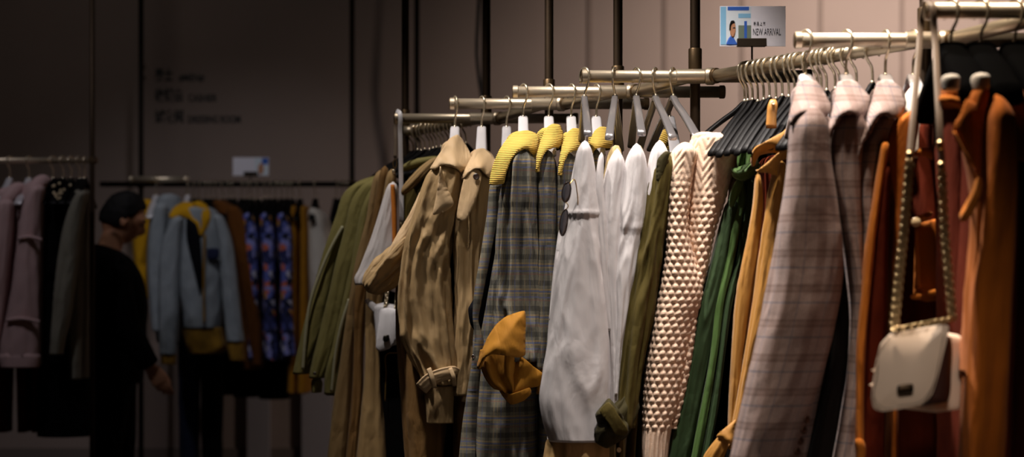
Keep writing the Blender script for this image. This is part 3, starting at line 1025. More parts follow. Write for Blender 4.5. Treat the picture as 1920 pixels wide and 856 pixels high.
sheet('front_edge', [(1078, 300, 0), (1086, 296, 0), (1074, 360, 0), (1058, 440, 0), (1046, 520, 0), (1036, 620, 0), (1026, 640, .01), (1036, 520, .01), (1046, 440, .01), (1062, 380, .005)], dC - .2, M['white'], t, .006, .006)
sg = garment('sunglasses', 'dark-lensed sunglasses hanging upright at the edge of the front white shirt', 'sunglasses', 1062, 390, dC - .24)
for k, (cx, cy, rx, ry, tl) in enumerate(((1063, 360, 9.5, 19, .12), (1058, 417, 8.5, 25, .12))):
    pts = []
    for a in range(14):
        q = 2 * PI * a / 14
        x, y = rx * math.cos(q), ry * math.sin(q)
        if x > 0:
            x *= .75
        pts.append((cx + x - y * tl, cy + y, -.004 if x < 0 else .002))
    ln = sheet('lens', pts, dC - .300, M['lens'], sg, .003, .003)
    rim = [P(a, b, dC - .3005 + c) for a, b, c in pts]
    rim.append(rim[0])
    tube('rim', rim, .0012, M['horn'], ln, 8, 60)
tube('bridge', [P(1061.5, 379, dC - .300), P(1065.5, 386, dC - .302), P(1061, 393, dC - .300)], .0012, M['goldwire'], sg, 8)
tube('temple', [P(1068, 345, dC - .300), P(1076, 336, dC - .29), P(1082, 360, dC - .275), P(1084, 400, dC - .262)], .0014, M['goldwire'], sg, 8)

wh = [(1152, 'second white shirt, half covered by the front one', 'second', 25, -14), (1192, 'third white shirt with a seamed sleeve, between the second and the fourth', 'third', 10, 0), (1230, 'fourth white shirt, hanging next to the olive coat', 'fourth', 14, -8), (1262, 'pale hanger', '', 0, 0)]
t = garment('shirt', wh[0][1], 'shirt', 1152, 280, dC, WG)
hanger(bar_at('C', 1153), 'curved grey hanger of the second white shirt', mat='hanger_grey', hyaw=-20, drop=.058, yaw=8, wid=.017, wend=.022, slope=.11)
loft('body', [(272, 1144, 1162), (320, 1134, 1164), (420, 1130, 1158), (560, 1134, 1152), (700, 1138, 1152), (905, 1140, 1152)], dC, .14, M['cream'], t, folds(103, .005, (3, 5)), nth=56)
loft('sleeve', [(278, 1150, 1164), (300, 1142, 1170), (360, 1128, 1170), (440, 1124, 1168), (540, 1132, 1164), (640, 1140, 1164), (760, 1142, 1164)], dC - .2, .045, M['white'], t, folds(105, .006, (3, 5), .004), nth=64, dome=.04)
limb('placket', [(1128, 285, dC - .235, 4, .01), (1124, 330, dC - .24, 7, .012), (1128, 420, dC - .24, 8, .012), (1136, 520, dC - .235, 8, .01), (1144, 620, dC - .23, 6, .008)], M['white'], t, folds(106, .003, (3,)), nth=28, dome0=.02)
t = garment('shirt', wh[1][1], 'shirt', 1192, 275, dC, WG)
hanger(bar_at('C', 1193), 'straight grey hanger of the third white shirt', mat='hanger_grey', hyaw=24, drop=.058, wid=.018, wend=.022, slope=.10)
loft('body', [(272, 1186, 1202), (320, 1174, 1206), (420, 1164, 1202), (560, 1158, 1190), (700, 1156, 1176), (905, 1156, 1168)], dC, .14, M['cream'], t, folds(113, .005, (3, 5)), nth=56)
loft('sleeve', [(268, 1186, 1201), (292, 1178, 1207), (340, 1168, 1213), (400, 1158, 1213), (450, 1150, 1206), (520, 1148, 1190), (600, 1150, 1176), (680, 1148, 1164), (740, 1147, 1158)], dC - .205, .045, M['white'], t, folds(115, .006, (2, 3, 5), .005), nth=72, dome=.04, extra=yoke(2, .34))
t = garment('shirt', wh[2][1], 'shirt', 1230, 270, dC, WG)
hanger(bar_at('C', 1229), 'tilted grey hanger of the fourth white shirt', mat='hanger_grey', hyaw=-24, drop=.058, yaw=-9, wid=.017, wend=.022, slope=.11)
loft('body', [(268, 1226, 1242), (320, 1214, 1244), (420, 1207, 1232), (600, 1198, 1214), (760, 1184, 1194), (905, 1174, 1182)], dC, .14, M['cream'], t, folds(123, .005, (3, 5)), nth=56)
loft('sleeve', [(262, 1228, 1246), (288, 1220, 1252), (340, 1212, 1252), (400, 1206, 1244), (460, 1202, 1236), (560, 1196, 1226)], dC - .2, .045, M['white'], t, folds(125, .006, (3, 5), .004), nth=64, dome=.04)

# ---- olive coat with strapped cuff -------------------------------------------
t = garment('coat', 'olive drab coat with strapped cuff between the white shirts and the knit sweater', 'coat', 1266, 300, dC)
hanger(bar_at('C', 1262), 'bent grey hanger of the olive drab coat beside the knit sweater', mat='hanger_grey', hyaw=-26, drop=.058, yaw=-14, wid=.018, wend=.024, slope=.11)
loft('body', [(284, 1250, 1266), (330, 1246, 1262), (420, 1236, 1254), (520, 1218, 1244), (640, 1202, 1230), (760, 1190, 1212), (905, 1184, 1200)], dC - .04, .13, M['olive'], t, folds(133, .007, (3, 5, 7)), nth=64)
loft('sleeve', [(283, 1234, 1262), (310, 1224, 1262), (370, 1212, 1256), (440, 1198, 1246), (520, 1182, 1236), (600, 1166, 1222), (680, 1156, 1206), (750, 1150, 1196), (800, 1146, 1190)], dC - .215, .045, M['olive'], t, folds(135, .010, (3, 5), .008, sharp=.5), nth=72, dome=.05)
sheet('cuff', [(1141, 746, 0), (1152, 756, -.01), (1166, 776, -.015), (1177, 794, -.01), (1178, 812, 0), (1160, 828, 0), (1138, 840, 0), (1118, 830, 0), (1112, 818, 0), (1120, 796, -.01), (1116, 776, -.005), (1128, 760, 0)], dC - .262, M['olive_dk'], t, .008, .026, wav=.006, seed=3)
limb('wrist', [(1186, 742, dC - .22, 18, .026), (1170, 770, dC - .235, 24, .03), (1156, 800, dC - .24, 24, .03), (1148, 826, dC - .24, 16, .02)], M['olive_dk'], t, folds(137, .006, (3, 4), .006), nth=48, dome0=.02, dome1=.02)
s = sheet('cuff_strap', [(1124, 770, 0), (1140, 753, -.004), (1150, 762, -.01), (1164, 784, -.012), (1178, 806, -.006), (1170, 816, -.004), (1152, 812, -.008), (1140, 792, -.008)], dC - .296, M['olive'], t, .008, .004)
button('button', 1160, 843, dC - .26, .006, 'pearl', t)
sheet('shoulder_tab', [(1232, 300), (1246, 284), (1256, 286, -.0), (1248, 312), (1238, 340), (1230, 336)], dC - .262, M['olive_dk'], t, .006, .004)

# ---- chunky sweater ----------------------------------------------------------
dS = 4.36


def knitbump(amp=.0056, pu=.0185, pv=.0170, v0=.07, vend=.83):
    def f(th, v, L, V):
        n, m = v.shape
        x = V[:, :, 0] - V[:, :1, 0]
        seg = np.linalg.norm(np.diff(np.concatenate([V, V[:, :1]], 1), axis=1), axis=2)
        u = np.c_[np.zeros(n), np.cumsum(seg, 1)[:, :-1]]
        u = u - u[:, m // 2][:, None]
        vv = v * L
        row = np.floor(vv / pv)
        uu = u + .5 * pu * (row % 2)
        b = np.abs(np.sin(PI * uu / pu)) ** .8 * np.abs(np.sin(PI * vv / pv)) ** .8
        top = np.clip((v - v0) / .1, 0, 1)
        cable = .6 * np.abs(np.sin(PI * (vv * .9 + np.abs(((u * 1.0) % .05) - .025) * 1.6) / .024))
        b = b * top + cable * (1 - top)
        rib = .5 + .5 * np.sin(2 * PI * u / .011)
        e = np.clip((v - vend) / .02, 0, 1)
        return amp * (b * (1 - e) + rib * .75 * e) - amp * .3
    return f


t = garment('sweater', 'chunky cream-pink bobble-knit sweater beside the olive coat', 'sweater', 1330, 260, dS)
loft('sleeve', [(266, 1268, 1300), (285, 1259, 1306), (320, 1252, 1300), (370, 1250, 1293), (430, 1249, 1290), (480, 1246, 1300), (540, 1236, 1317), (620, 1221, 1298), (700, 1208, 1284), (760, 1204, 1272), (800, 1203, 1259), (856, 1203, 1251), (905, 1205, 1248)], dS - .06, .05, M['knit'], t, folds(143, .006, (2, 3), .001, sharp=.2), nth=170, dome=.03, n=330, extra=knitbump())
loft('body', [(248, 1306, 1372), (262, 1296, 1386), (300, 1290, 1378), (370, 1288, 1361), (440, 1287, 1339), (498, 1290, 1327), (560, 1288, 1312), (700, 1268, 1292), (800, 1248, 1268)], dS - .03, .06, M['knit'], t, folds(145, .007, (2, 3), .001, sharp=.2), nth=170, dome=.02, n=300, extra=knitbump(v0=.16, vend=1.5))
limb('shoulder', [(1384, 262, dS - .01, 8, .03), (1393, 255, dS, 9, .04), (1390, 276, dS, 9, .04), (1380, 320, dS, 8, .04), (1370, 372, dS, 4, .03)], M['knit'], t, folds(146, .004, (3, 5)), nth=48)
loft('neckline', [(247, 1302, 1338), (254, 1298, 1348), (266, 1296, 1354)], dS - .03, .045, M['knit'], t, folds(147, .003, (9, 13)), dome=.012, nth=48)
sw_at = rail_pt('B', 'C', 1355)
hanger(rail_pt('B', 'C', 1396), 'black hanger whose arm crosses the neck of the knit sweater', mat='hanger_black', half=.17, yaw=70, drop=.085, slope=.12, hyaw=-55, wid=.012, wend=.03)

# ---- green dress, mustard coat on the sloping rail -----------------------------
dG = 4.30
t = garment('dress', 'bottle green dress with tied straps hanging next to the knit sweater', 'dress', 1395, 320, dG)
loft('body', [(330, 1374, 1408), (400, 1362, 1400), (470, 1340, 1392), (560, 1314, 1372), (660, 1292, 1352), (760, 1270, 1332), (856, 1250, 1312), (910, 1238, 1300)], dG + .12, .10, M['green'], t, folds(153, .010, (4, 6, 9)), nth=80)
loft('skirt_panel', [(372, 1362, 1386), (430, 1347, 1378), (500, 1330, 1362), (580, 1308, 1344), (680, 1288, 1327), (780, 1266, 1308), (870, 1247, 1290), (910, 1238, 1282)], dG, .03, M['green'], t, folds(154, .005, (3, 4)), nth=48)
for k, pts in enumerate(([(1384, 326, 0, 5, .006), (1390, 360, 0, 8, .010), (1380, 420, -.02, 9, .012), (1370, 480, -.02, 8, .012), (1352, 560, -.02, 8, .010), (1339, 660, -.02, 7, .010), (1322, 760, -.02, 8, .010), (1301, 870, -.02, 8, .010), (1292, 912, -.02, 8, .010)],
                         [(1404, 330, 0, 5, .006), (1408, 366, -.01, 8, .010), (1398, 430, -.02, 9, .012), (1390, 480, -.02, 7, .010), (1368, 560, -.02, 7, .010), (1354, 660, -.02, 6, .010), (1340, 760, -.02, 7, .010), (1320, 870, -.02, 7, .010), (1312, 912, -.02, 7, .010)])):
    limb('ribbon', [(a, b, dG + c, e, f) for a, b, c, e, f in pts], M['green_lt' if k == 0 else 'green'], t, folds(156 + k, .003, (2, 3)), nth=28, dome0=.02)
kn = limb('knot', [(1376, 322, dG - .03, 8, .02), (1392, 326, dG - .05, 13, .03), (1406, 318, dG - .05, 12, .028), (1416, 304, dG - .03, 7, .016)], M['green_lt'], t, folds(158, .008, (3, 4), .005), nth=40, dome0=.02, dome1=.02)
for pts in ([(1400, 318, -.03, 4, .006), (1404, 290, -.02, 5, .006), (1412, 264, -.01, 5, .006), (1420, 240, .02, 3, .005)],
            [(1388, 318, -.03, 5, .006), (1390, 296, -.02, 8, .008), (1394, 276, -.01, 7, .008), (1400, 262, 0, 3, .005)],
            [(1392, 330, -.05, 5, .006), (1382, 350, -.05, 8, .008), (1374, 374, -.04, 6, .006), (1370, 390, -.03, 2, .004)]):
    limb('tie_end', [(a, b, dG + c, e, f) for a, b, c, e, f in pts], M['green_lt'], t, folds(159, .003, (3,)), nth=24, dome0=.01, dome1=.01)

dM = 4.12
t = garment('coat', 'mustard satin coat with a tied belt between the green dress and the check suits', 'coat', 1445, 280, dM)
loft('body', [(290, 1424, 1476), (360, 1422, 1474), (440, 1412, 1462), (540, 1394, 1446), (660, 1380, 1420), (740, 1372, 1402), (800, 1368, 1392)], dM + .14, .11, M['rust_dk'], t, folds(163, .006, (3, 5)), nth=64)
loft('front_panel', [(322, 1416, 1426), (370, 1413, 1430), (440, 1402, 1424), (540, 1382, 1412), (640, 1374, 1398), (720, 1369, 1388), (780, 1366, 1380), (806, 1365, 1376)], dM, .02, M['mustard'], t, folds(164, .004, (3, 4)), nth=40)
loft('front_panel', [(300, 1452, 1476), (350, 1442, 1474), (420, 1432, 1462), (500, 1420, 1454), (560, 1412, 1444), (640, 1399, 1424), (720, 1386, 1404), (790, 1374, 1388), (840, 1362, 1374)], dM - .04, .024, M['mustard'], t, folds(165, .006, (3, 5)), nth=48)
sheet('collar', [(1480, 238, 0), (1466, 248, -.02), (1440, 262, -.03), (1418, 276, -.03), (1411, 290, -.02), (1414, 312, 0), (1424, 292, .01), (1450, 286, -.02), (1476, 292, -.02)], dM - .05, M['mustard'], t, .008, .012, wav=.004)
sheet('lapel', [(1484, 268, 0), (1462, 284, -.03), (1436, 306, -.035), (1418, 322, -.03), (1440, 324, -.02), (1458, 330, -.01), (1464, 302, -.02), (1482, 296, 0)], dM - .065, M['mustard'], t, .008, .012, wav=.004)
sheet('belt_knot', [(1380, 786, 0), (1366, 796, -.01), (1347, 812, -.01), (1344, 818, -.008), (1358, 828, -.015), (1372, 832, -.015), (1380, 816, 0)], dM - .06, M['mustard'], t, .010, .012, wav=.004)
limb('belt_end', [(1362, 812, dM - .06, 8, .008), (1350, 836, dM - .06, 14, .012), (1336, 862, dM - .06, 17, .012), (1322, 900, dM - .06, 14, .01)], M['mustard'], t, folds(167, .005, (3,), .003), nth=32, dome0=.02, dome1=.02)
wc = garment('wooden_clip', 'orange wooden clip standing among the black hangers above the mustard coat', 'clip', 1447, 210, dM - .02)
limb('clip', [(1449, 186, dM - .03, 4, .006), (1449, 196, dM - .04, 9, .012), (1447, 214, dM - .04, 9, .012), (1446, 240, dM - .04, 10, .012)], M['wood'], wc, None, nth=32, p=3, dome0=.01)
button('screw', 1449, 193, dM - .053, .005, 'pearl', wc)

# the row of black hangers on the sloping rail
HG = 'black hangers crowded along the sloping rail'
R = random.Random(4)
hx = [1402, 1411, 1421, 1432, 1443, 1455, 1467, 1479, 1490, 1500, 1514, 1533, 1540, 1550, 1566, 1574, 1590, 1606, 1636]
for i, px in enumerate(hx):
    a = rail_pt('B', 'C', px)
    hanger(a, 'black hanger with brass hook crowded on the sloping rail under the new-arrival card', HG, yaw=40 + R.uniform(-1.5, 1.5), drop=.088 + R.uniform(-.004, .004), mat='hanger_black', half=.175, wid=.012, wend=.020, slope=.13, hyaw=-58 + R.uniform(-14, 14), nth=14)

# ---- check suits ---------------------------------------------------------------
SG = 'taupe check suit jackets'
su = [(1510, 'nearest taupe check suit jacket, its broad sleeve fully in view', 'first'), (1586, 'second taupe check suit jacket behind the broad-sleeved one', 'second'), (1660, 'third taupe check suit jacket beside the rust suede jacket', 'third')]
su_t = []
for i, (px, lab, w) in enumerate(su):
    t = garment('suit_jacket', lab, 'jacket', px, 210, dB, SG)
    hanger(bar_at('B', px), 'pale grey hanger of the %s check suit jacket%s' % (w, (', left of the others', '', ', next to the rust jacket')[i]), hyaw=(30, 28, 12)[i], drop=.086, wid=.030, wend=.036)
    su_t.append(t)
t = su_t[0]
loft('body', [(215, 1500, 1548), (290, 1492, 1552), (400, 1484, 1562), (520, 1470, 1566), (660, 1440, 1548), (780, 1416, 1524), (910, 1396, 1496)], dB + .0, .15, M['suit'], t, folds(173, .006, (3, 5)), nth=72)
loft('sleeve', [(194, 1496, 1538), (216, 1486, 1548), (255, 1479, 1552), (300, 1476, 1556), (360, 1468, 1566), (430, 1456, 1576), (500, 1444, 1579), (570, 1430, 1571), (640, 1414, 1556), (720, 1396, 1533), (800, 1378, 1504), (860, 1366, 1482), (910, 1356, 1464)], dB - .225, .062, M['suit'], t, folds(175, .010, (2, 3), .0025, sharp=.2), nth=96, dome=.06)
sheet('collar', [(1498, 151, .07), (1516, 148, .09), (1532, 153, .09), (1544, 170, .08), (1558, 194, .06), (1557, 210, .04), (1544, 224, .02), (1534, 220, -.02), (1520, 211, -.035), (1504, 211, -.035), (1490, 220, -.03), (1480, 234, -.02), (1479, 216, 0), (1486, 190, .02), (1492, 168, .05)], dB - .235, M['suit'], t, .012, .016)
loft('collar_stand', [(150, 1496, 1530), (164, 1488, 1540), (200, 1486, 1548), (240, 1486, 1552)], dB - .02, .06, M['suit'], t, folds(177, .003), dome=.03)
for k in range(4):
    button('button', 1512 - 6 * k, 786 + 20 * k, dB - .27, .0085, 'horn', t, (.55, -1, .1))
loft('lining', [(330, 1566, 1576), (480, 1574, 1588), (640, 1558, 1588), (780, 1532, 1578), (910, 1506, 1566)], dB - .10, .05, M['suit_dark'], t, folds(178, .005), nth=40)  # dark strip paints the shade in the gap beside the sleeve
t = su_t[1]
loft('body', [(225, 1576, 1616), (300, 1570, 1614), (420, 1582, 1614), (560, 1592, 1616), (700, 1592, 1616), (910, 1580, 1610)], dB + .01, .14, M['suit'], t, folds(183, .006, (3, 5)), nth=64)
loft('sleeve', [(198, 1574, 1614), (222, 1562, 1620), (280, 1555, 1616), (340, 1560, 1612), (420, 1576, 1612), (500, 1588, 1616), (580, 1596, 1620), (680, 1592, 1622), (780, 1578, 1620), (910, 1552, 1610)], dB - .20, .05, M['suit'], t, folds(185, .008, (2, 3), .003, sharp=.2), nth=72, dome=.05)
sheet('collar', [(1570, 155, .07), (1590, 149, .09), (1606, 153, .09), (1620, 168, .08), (1634, 186, .06), (1628, 212, .03), (1614, 226, .0), (1604, 212, -.03), (1588, 210, -.035), (1574, 220, -.03), (1560, 246, -.02), (1546, 274, -.02), (1544, 262, -.01), (1556, 224, .0), (1564, 188, .03)], dB - .225, M['suit'], t, .012, .016)
loft('collar_stand', [(152, 1570, 1604), (166, 1562, 1614), (200, 1560, 1620), (240, 1560, 1622)], dB - .02, .06, M['suit'], t, folds(187, .003), dome=.03)
t = su_t[2]
loft('body', [(230, 1644, 1676), (300, 1634, 1662), (420, 1624, 1650), (560, 1622, 1644), (700, 1622, 1640), (910, 1620, 1636)], dB + .03, .14, M['suit'], t, folds(193, .006, (3, 5)), nth=64)
loft('sleeve', [(202, 1644, 1680), (236, 1626, 1674), (280, 1608, 1656), (316, 1602, 1650), (370, 1602, 1644), (440, 1610, 1640), (520, 1616, 1636), (620, 1618, 1634), (760, 1616, 1634)], dB - .19, .045, M['suit'], t, folds(195, .008, (2, 3), .003, sharp=.3), nth=64, dome=.05)
sheet('collar', [(1644, 155, .07), (1662, 149, .09), (1680, 156, .09), (1694, 172, .08), (1700, 194, .05), (1690, 218, .02), (1676, 222, -.02), (1662, 212, -.035), (1648, 216, -.035), (1634, 236, -.03), (1618, 268, -.02), (1606, 296, -.02), (1602, 284, -.01), (1616, 244, .0), (1632, 196, .03)], dB - .225, M['suit'], t, .012, .016)
loft('collar_stand', [(152, 1646, 1676), (166, 1638, 1688), (200, 1634, 1694), (240, 1632, 1694)], dB - .02, .06, M['suit'], t, folds(197, .003), dome=.03)

# ---- rust suede jackets ----------------------------------------------------------
RG = 'rust suede jackets'
t = garment('suede_jacket', 'rust suede jacket with patch pocket and pearl button behind the chain shoulder bag', 'jacket', 1714, 230, dB, RG)
hanger(bar_at('B', 1712), 'pale grey hanger of the rust jacket behind the chain shoulder bag', hyaw=20, drop=.086, wid=.028)
loft('lining', [(160, 1704, 1722), (200, 1692, 1736), (260, 1672, 1744), (300, 1664, 1740)], dB - .08, .05, M['ivory'], t, folds(200, .003), dome=.03, nth=40)
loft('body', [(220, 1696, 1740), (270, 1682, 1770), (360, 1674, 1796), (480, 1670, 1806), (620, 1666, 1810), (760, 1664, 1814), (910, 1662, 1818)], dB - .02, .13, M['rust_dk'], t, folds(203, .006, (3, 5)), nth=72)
loft('front_panel', [(205, 1704, 1718), (235, 1668, 1722), (270, 1656, 1716), (320, 1660, 1708), (370, 1668, 1702), (440, 1668, 1696), (540, 1666, 1688), (660, 1664, 1684), (800, 1662, 1680), (910, 1660, 1680)], dB - .20, .035, M['rust'], t, folds(204, .006, (3, 4)), nth=56, dome=.03)
loft('sleeve', [(262, 1650, 1668), (300, 1646, 1662), (360, 1638, 1652), (440, 1625, 1642), (550, 1613, 1630), (660, 1603, 1620), (760, 1602, 1618), (856, 1602, 1618), (910, 1602, 1616)], dB - .24, .022, M['rust_lt'], t, folds(205, .003, (3,)), nth=40, dome=.02)
loft('sleeve', [(300, 1654, 1668), (420, 1640, 1664), (560, 1626, 1662), (700, 1618, 1658), (856, 1616, 1658), (910, 1616, 1658)], dB - .235, .025, M['rust_dk'], t, folds(206, .005, (3, 5)), nth=40, dome=.03)
limb('sleeve_hem', [(1604, 822, dB - .26, 5, .012), (1610, 828, dB - .265, 9, .014), (1614, 840, dB - .262, 9, .014), (1612, 870, dB - .26, 8, .012)], M['rust_lt'], t, None, nth=28, dome0=.01)
pk = sheet('pocket', [(1716, 420), (1790, 400, .0), (1792, 480), (1778, 560, 0), (1738, 566, 0), (1712, 560, 0)], dB - .17, M['rust'], t, .006, .004, curve=False)
limb('pocket_strap', [(1719, 428, dB - .185, 4, .005), (1721, 490, dB - .19, 4.5, .005), (1722, 540, dB - .19, 4.5, .005)], M['rust_lt'], pk, None, nth=20)
limb('pocket_strap', [(1706, 556, dB - .19, 5, .006), (1718, 556, dB - .2, 6, .007), (1732, 554, dB - .19, 5, .006)], M['rust_lt'], pk, None, nth=20, dome0=.01, dome1=.01)
limb('pocket_strap', [(1738, 551, dB - .19, 5, .006), (1752, 548, dB - .2, 6, .007), (1764, 545, dB - .19, 5, .006)], M['rust_lt'], pk, None, nth=20, dome0=.01, dome1=.01)
limb('pocket_flap', [(1708, 416, dB - .18, 7, .008), (1730, 408, dB - .19, 7, .01), (1748, 398, dB - .18, 4, .006)], M['rust_lt'], pk, None, nth=20, dome1=.01)
q = P(1716, 417, dB - .215)
lathe('pearl_button', q, (0.1, -1, .1), [(0, .006), (.003, .0105), (.007, .0105), (.010, .007), (.011, .001)], M['pearl'], t, 20)
limb('collar', [(1712, 290, dB - .21, 5, .008), (1732, 284, dB - .22, 8, .012), (1750, 292, dB - .22, 8, .012), (1764, 308, dB - .2, 5, .008)], M['rust_lt'], t, None, nth=28, dome0=.01, dome1=.01)

rj = [(1783, 'rust suede jacket showing only its collar between the bag strap and the next rust jacket', 'rust jacket that shows only its collar'),
      (1839, 'large rust suede jacket with pointed lapel at the right, its sleeve beside the bag', 'large rust jacket with the pointed lapel'),
      (1903, 'rust suede jacket cut off by the right edge, behind the pointed-lapel one', 'rust jacket cut off at the right edge')]
rt = []
for i, (px, lab, w) in enumerate(rj):
    t = garment('suede_jacket', lab, 'jacket', px, 180, dA, RG)
    hanger(bar_at('A', px), 'wide black hanger of the ' + w, mat='hanger_matte', hyaw=26, drop=.090, wid=.066, wend=.060, slope=.09, half=.19, th=.026, ringr=.0185)
    rt.append(t)
    if i < 2:
        loft('size_card', [(138 - 2 * i, px - 16, px + 16), (150, px - 18, px + 16), (168, px - 16, px + 14)], dA - .19, .02, M['ivory'], t, None, nth=28, dome=.01)
t = rt[0]
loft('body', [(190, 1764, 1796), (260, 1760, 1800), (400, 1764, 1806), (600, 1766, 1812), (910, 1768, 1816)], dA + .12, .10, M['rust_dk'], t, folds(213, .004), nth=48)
loft('front_panel', [(152, 1768, 1786), (170, 1764, 1800), (186, 1764, 1804), (200, 1766, 1800)], dA - .13, .035, M['rust'], t, folds(214, .004), nth=40, dome=.03)
limb('collar', [(1762, 186, dA - .14, 7, .01), (1780, 188, dA - .16, 9, .012), (1796, 192, dA - .16, 9, .012), (1806, 204, dA - .14, 6, .01)], M['rust_lt'], t, None, nth=28, dome0=.01, dome1=.01)
t = rt[1]
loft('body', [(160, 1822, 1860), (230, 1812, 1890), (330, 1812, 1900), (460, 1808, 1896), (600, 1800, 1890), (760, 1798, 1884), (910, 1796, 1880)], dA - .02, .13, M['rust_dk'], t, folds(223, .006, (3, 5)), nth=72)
loft('sleeve', [(176, 1856, 1878), (205, 1846, 1892), (250, 1840, 1900), (320, 1838, 1900), (420, 1828, 1898), (520, 1816, 1892), (620, 1810, 1887), (740, 1803, 1882), (860, 1798, 1876), (910, 1796, 1874)], dA - .19, .05, M['rust'], t, folds(225, .010, (3, 4), .003, sharp=.3), nth=72, dome=.05)
loft('front_panel', [(150, 1832, 1850), (175, 1816, 1852), (220, 1804, 1848), (280, 1806, 1842), (340, 1818, 1838), (420, 1822, 1836), (540, 1812, 1832), (700, 1802, 1828)], dA - .18, .03, M['rust'], t, folds(226, .006, (3, 4)), nth=48, dome=.03)
sheet('lapel', [(1812, 186, -.01), (1800, 214, -.02), (1785, 243, -.02), (1804, 282, -.02), (1832, 322, -.01), (1836, 300, -.01), (1838, 250, -.005), (1836, 200, 0)], dA - .205, M['rust'], t, .008, .008)
limb('lapel_edge', [(1788, 246, dA - .232, 2.6, .004), (1804, 278, dA - .234, 2.6, .004), (1832, 318, dA - .225, 2.6, .004)], M['rust_lt'], t, None, nth=16)
limb('belt_loop', [(1836, 330, dA - .215, 6, .01), (1830, 362, dA - .225, 8, .012), (1818, 388, dA - .23, 9, .014), (1806, 408, dA - .23, 8, .014), (1801, 416, dA - .225, 4, .008)], M['rust_lt'], t, folds(227, .003, (3,)), nth=28, dome0=.02, dome1=.015)
t = rt[2]
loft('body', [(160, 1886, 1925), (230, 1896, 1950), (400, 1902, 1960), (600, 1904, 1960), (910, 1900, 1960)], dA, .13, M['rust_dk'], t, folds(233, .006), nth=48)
loft('front_panel', [(146, 1880, 1906), (168, 1872, 1916), (194, 1880, 1930), (240, 1898, 1940), (300, 1910, 1946)], dA - .15, .035, M['rust'], t, folds(234, .006), nth=48, dome=.03)

# dark coats on the far side of the nearest bar, and among the others
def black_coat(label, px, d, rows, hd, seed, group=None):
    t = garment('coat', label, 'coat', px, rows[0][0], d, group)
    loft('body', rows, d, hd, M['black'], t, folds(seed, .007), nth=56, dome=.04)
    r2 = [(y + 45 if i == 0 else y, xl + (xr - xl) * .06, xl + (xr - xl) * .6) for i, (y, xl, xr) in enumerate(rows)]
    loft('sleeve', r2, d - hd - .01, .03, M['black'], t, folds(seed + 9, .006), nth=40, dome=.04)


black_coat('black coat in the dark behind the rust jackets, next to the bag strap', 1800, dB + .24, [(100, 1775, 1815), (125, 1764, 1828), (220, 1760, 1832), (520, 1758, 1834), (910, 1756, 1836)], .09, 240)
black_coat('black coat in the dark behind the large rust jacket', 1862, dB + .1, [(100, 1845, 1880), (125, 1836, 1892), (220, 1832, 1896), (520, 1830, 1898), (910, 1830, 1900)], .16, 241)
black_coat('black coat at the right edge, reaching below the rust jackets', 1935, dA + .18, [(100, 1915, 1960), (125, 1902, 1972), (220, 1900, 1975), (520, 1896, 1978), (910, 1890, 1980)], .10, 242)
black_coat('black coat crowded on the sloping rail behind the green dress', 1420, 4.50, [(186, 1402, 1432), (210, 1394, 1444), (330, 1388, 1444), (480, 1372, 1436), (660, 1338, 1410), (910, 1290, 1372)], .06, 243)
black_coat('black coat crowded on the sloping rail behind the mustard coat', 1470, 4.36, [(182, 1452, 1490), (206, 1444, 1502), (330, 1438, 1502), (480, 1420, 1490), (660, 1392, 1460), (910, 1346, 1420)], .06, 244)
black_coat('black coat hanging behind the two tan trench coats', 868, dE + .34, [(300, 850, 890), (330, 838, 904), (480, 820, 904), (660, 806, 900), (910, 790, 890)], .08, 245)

# ---- chains ---------------------------------------------------------------------
def chain(name, pts, link, wire, mat, parent):
    """A chain of interlocked oval links along world points; one flexible piece."""
    K = np.array(pts, dtype=float)
    seg = np.r_[0, np.cumsum(np.linalg.norm(np.diff(K, axis=0), axis=1))]
    n = max(2, int(seg[-1] / (link * .62)))
    pieces = []
    for i in range(n):
        s = seg[-1] * (i + .5) / n
        c = np.array([np.interp(s, seg, K[:, k]) for k in range(3)])
        c2 = np.array([np.interp(min(seg[-1], s + .002), seg, K[:, k]) for k in range(3)])
        c1 = np.array([np.interp(max(0, s - .002), seg, K[:, k]) for k in range(3)])
        T = (c2 - c1) / (np.linalg.norm(c2 - c1) + 1e-9)
        up = np.array([0, 1.0, 0])
        a = np.cross(T, up); a /= np.linalg.norm(a)
        b = np.cross(T, a)
        w = R_(35 if i % 2 else -50)
        s1 = a * math.cos(w) + b * math.sin(w)
        nrm = np.cross(T, s1)
        V, Fc = [], []
        m, k = 12, 6
        for j in range(m):
            q = 2 * PI * j / m
            cc = c + T * math.cos(q) * link * .5 + s1 * math.sin(q) * link * .36
            rad = T * math.cos(q) + s1 * math.sin(q)
            for l in range(k):
                z = 2 * PI * l / k
                V.append(cc + rad * wire * math.cos(z) + nrm * wire * math.sin(z))
        for j in range(m):
            for l in range(k):
                Fc.append((j * k + l, ((j + 1) % m) * k + l, ((j + 1) % m) * k + (l + 1) % k, j * k + (l + 1) % k))
        pieces.append((V, Fc))
    o = multi(name, pieces, mat, parent)
    o.data.polygons.foreach_set('use_smooth', [True] * len(o.data.polygons))
    return o


def strap(name, pts, wpx, thick, mat, parent):
    return limb(name, [(a, b, c, wpx, thick) for a, b, c in pts], M[mat], parent, None, nth=20, p=4)


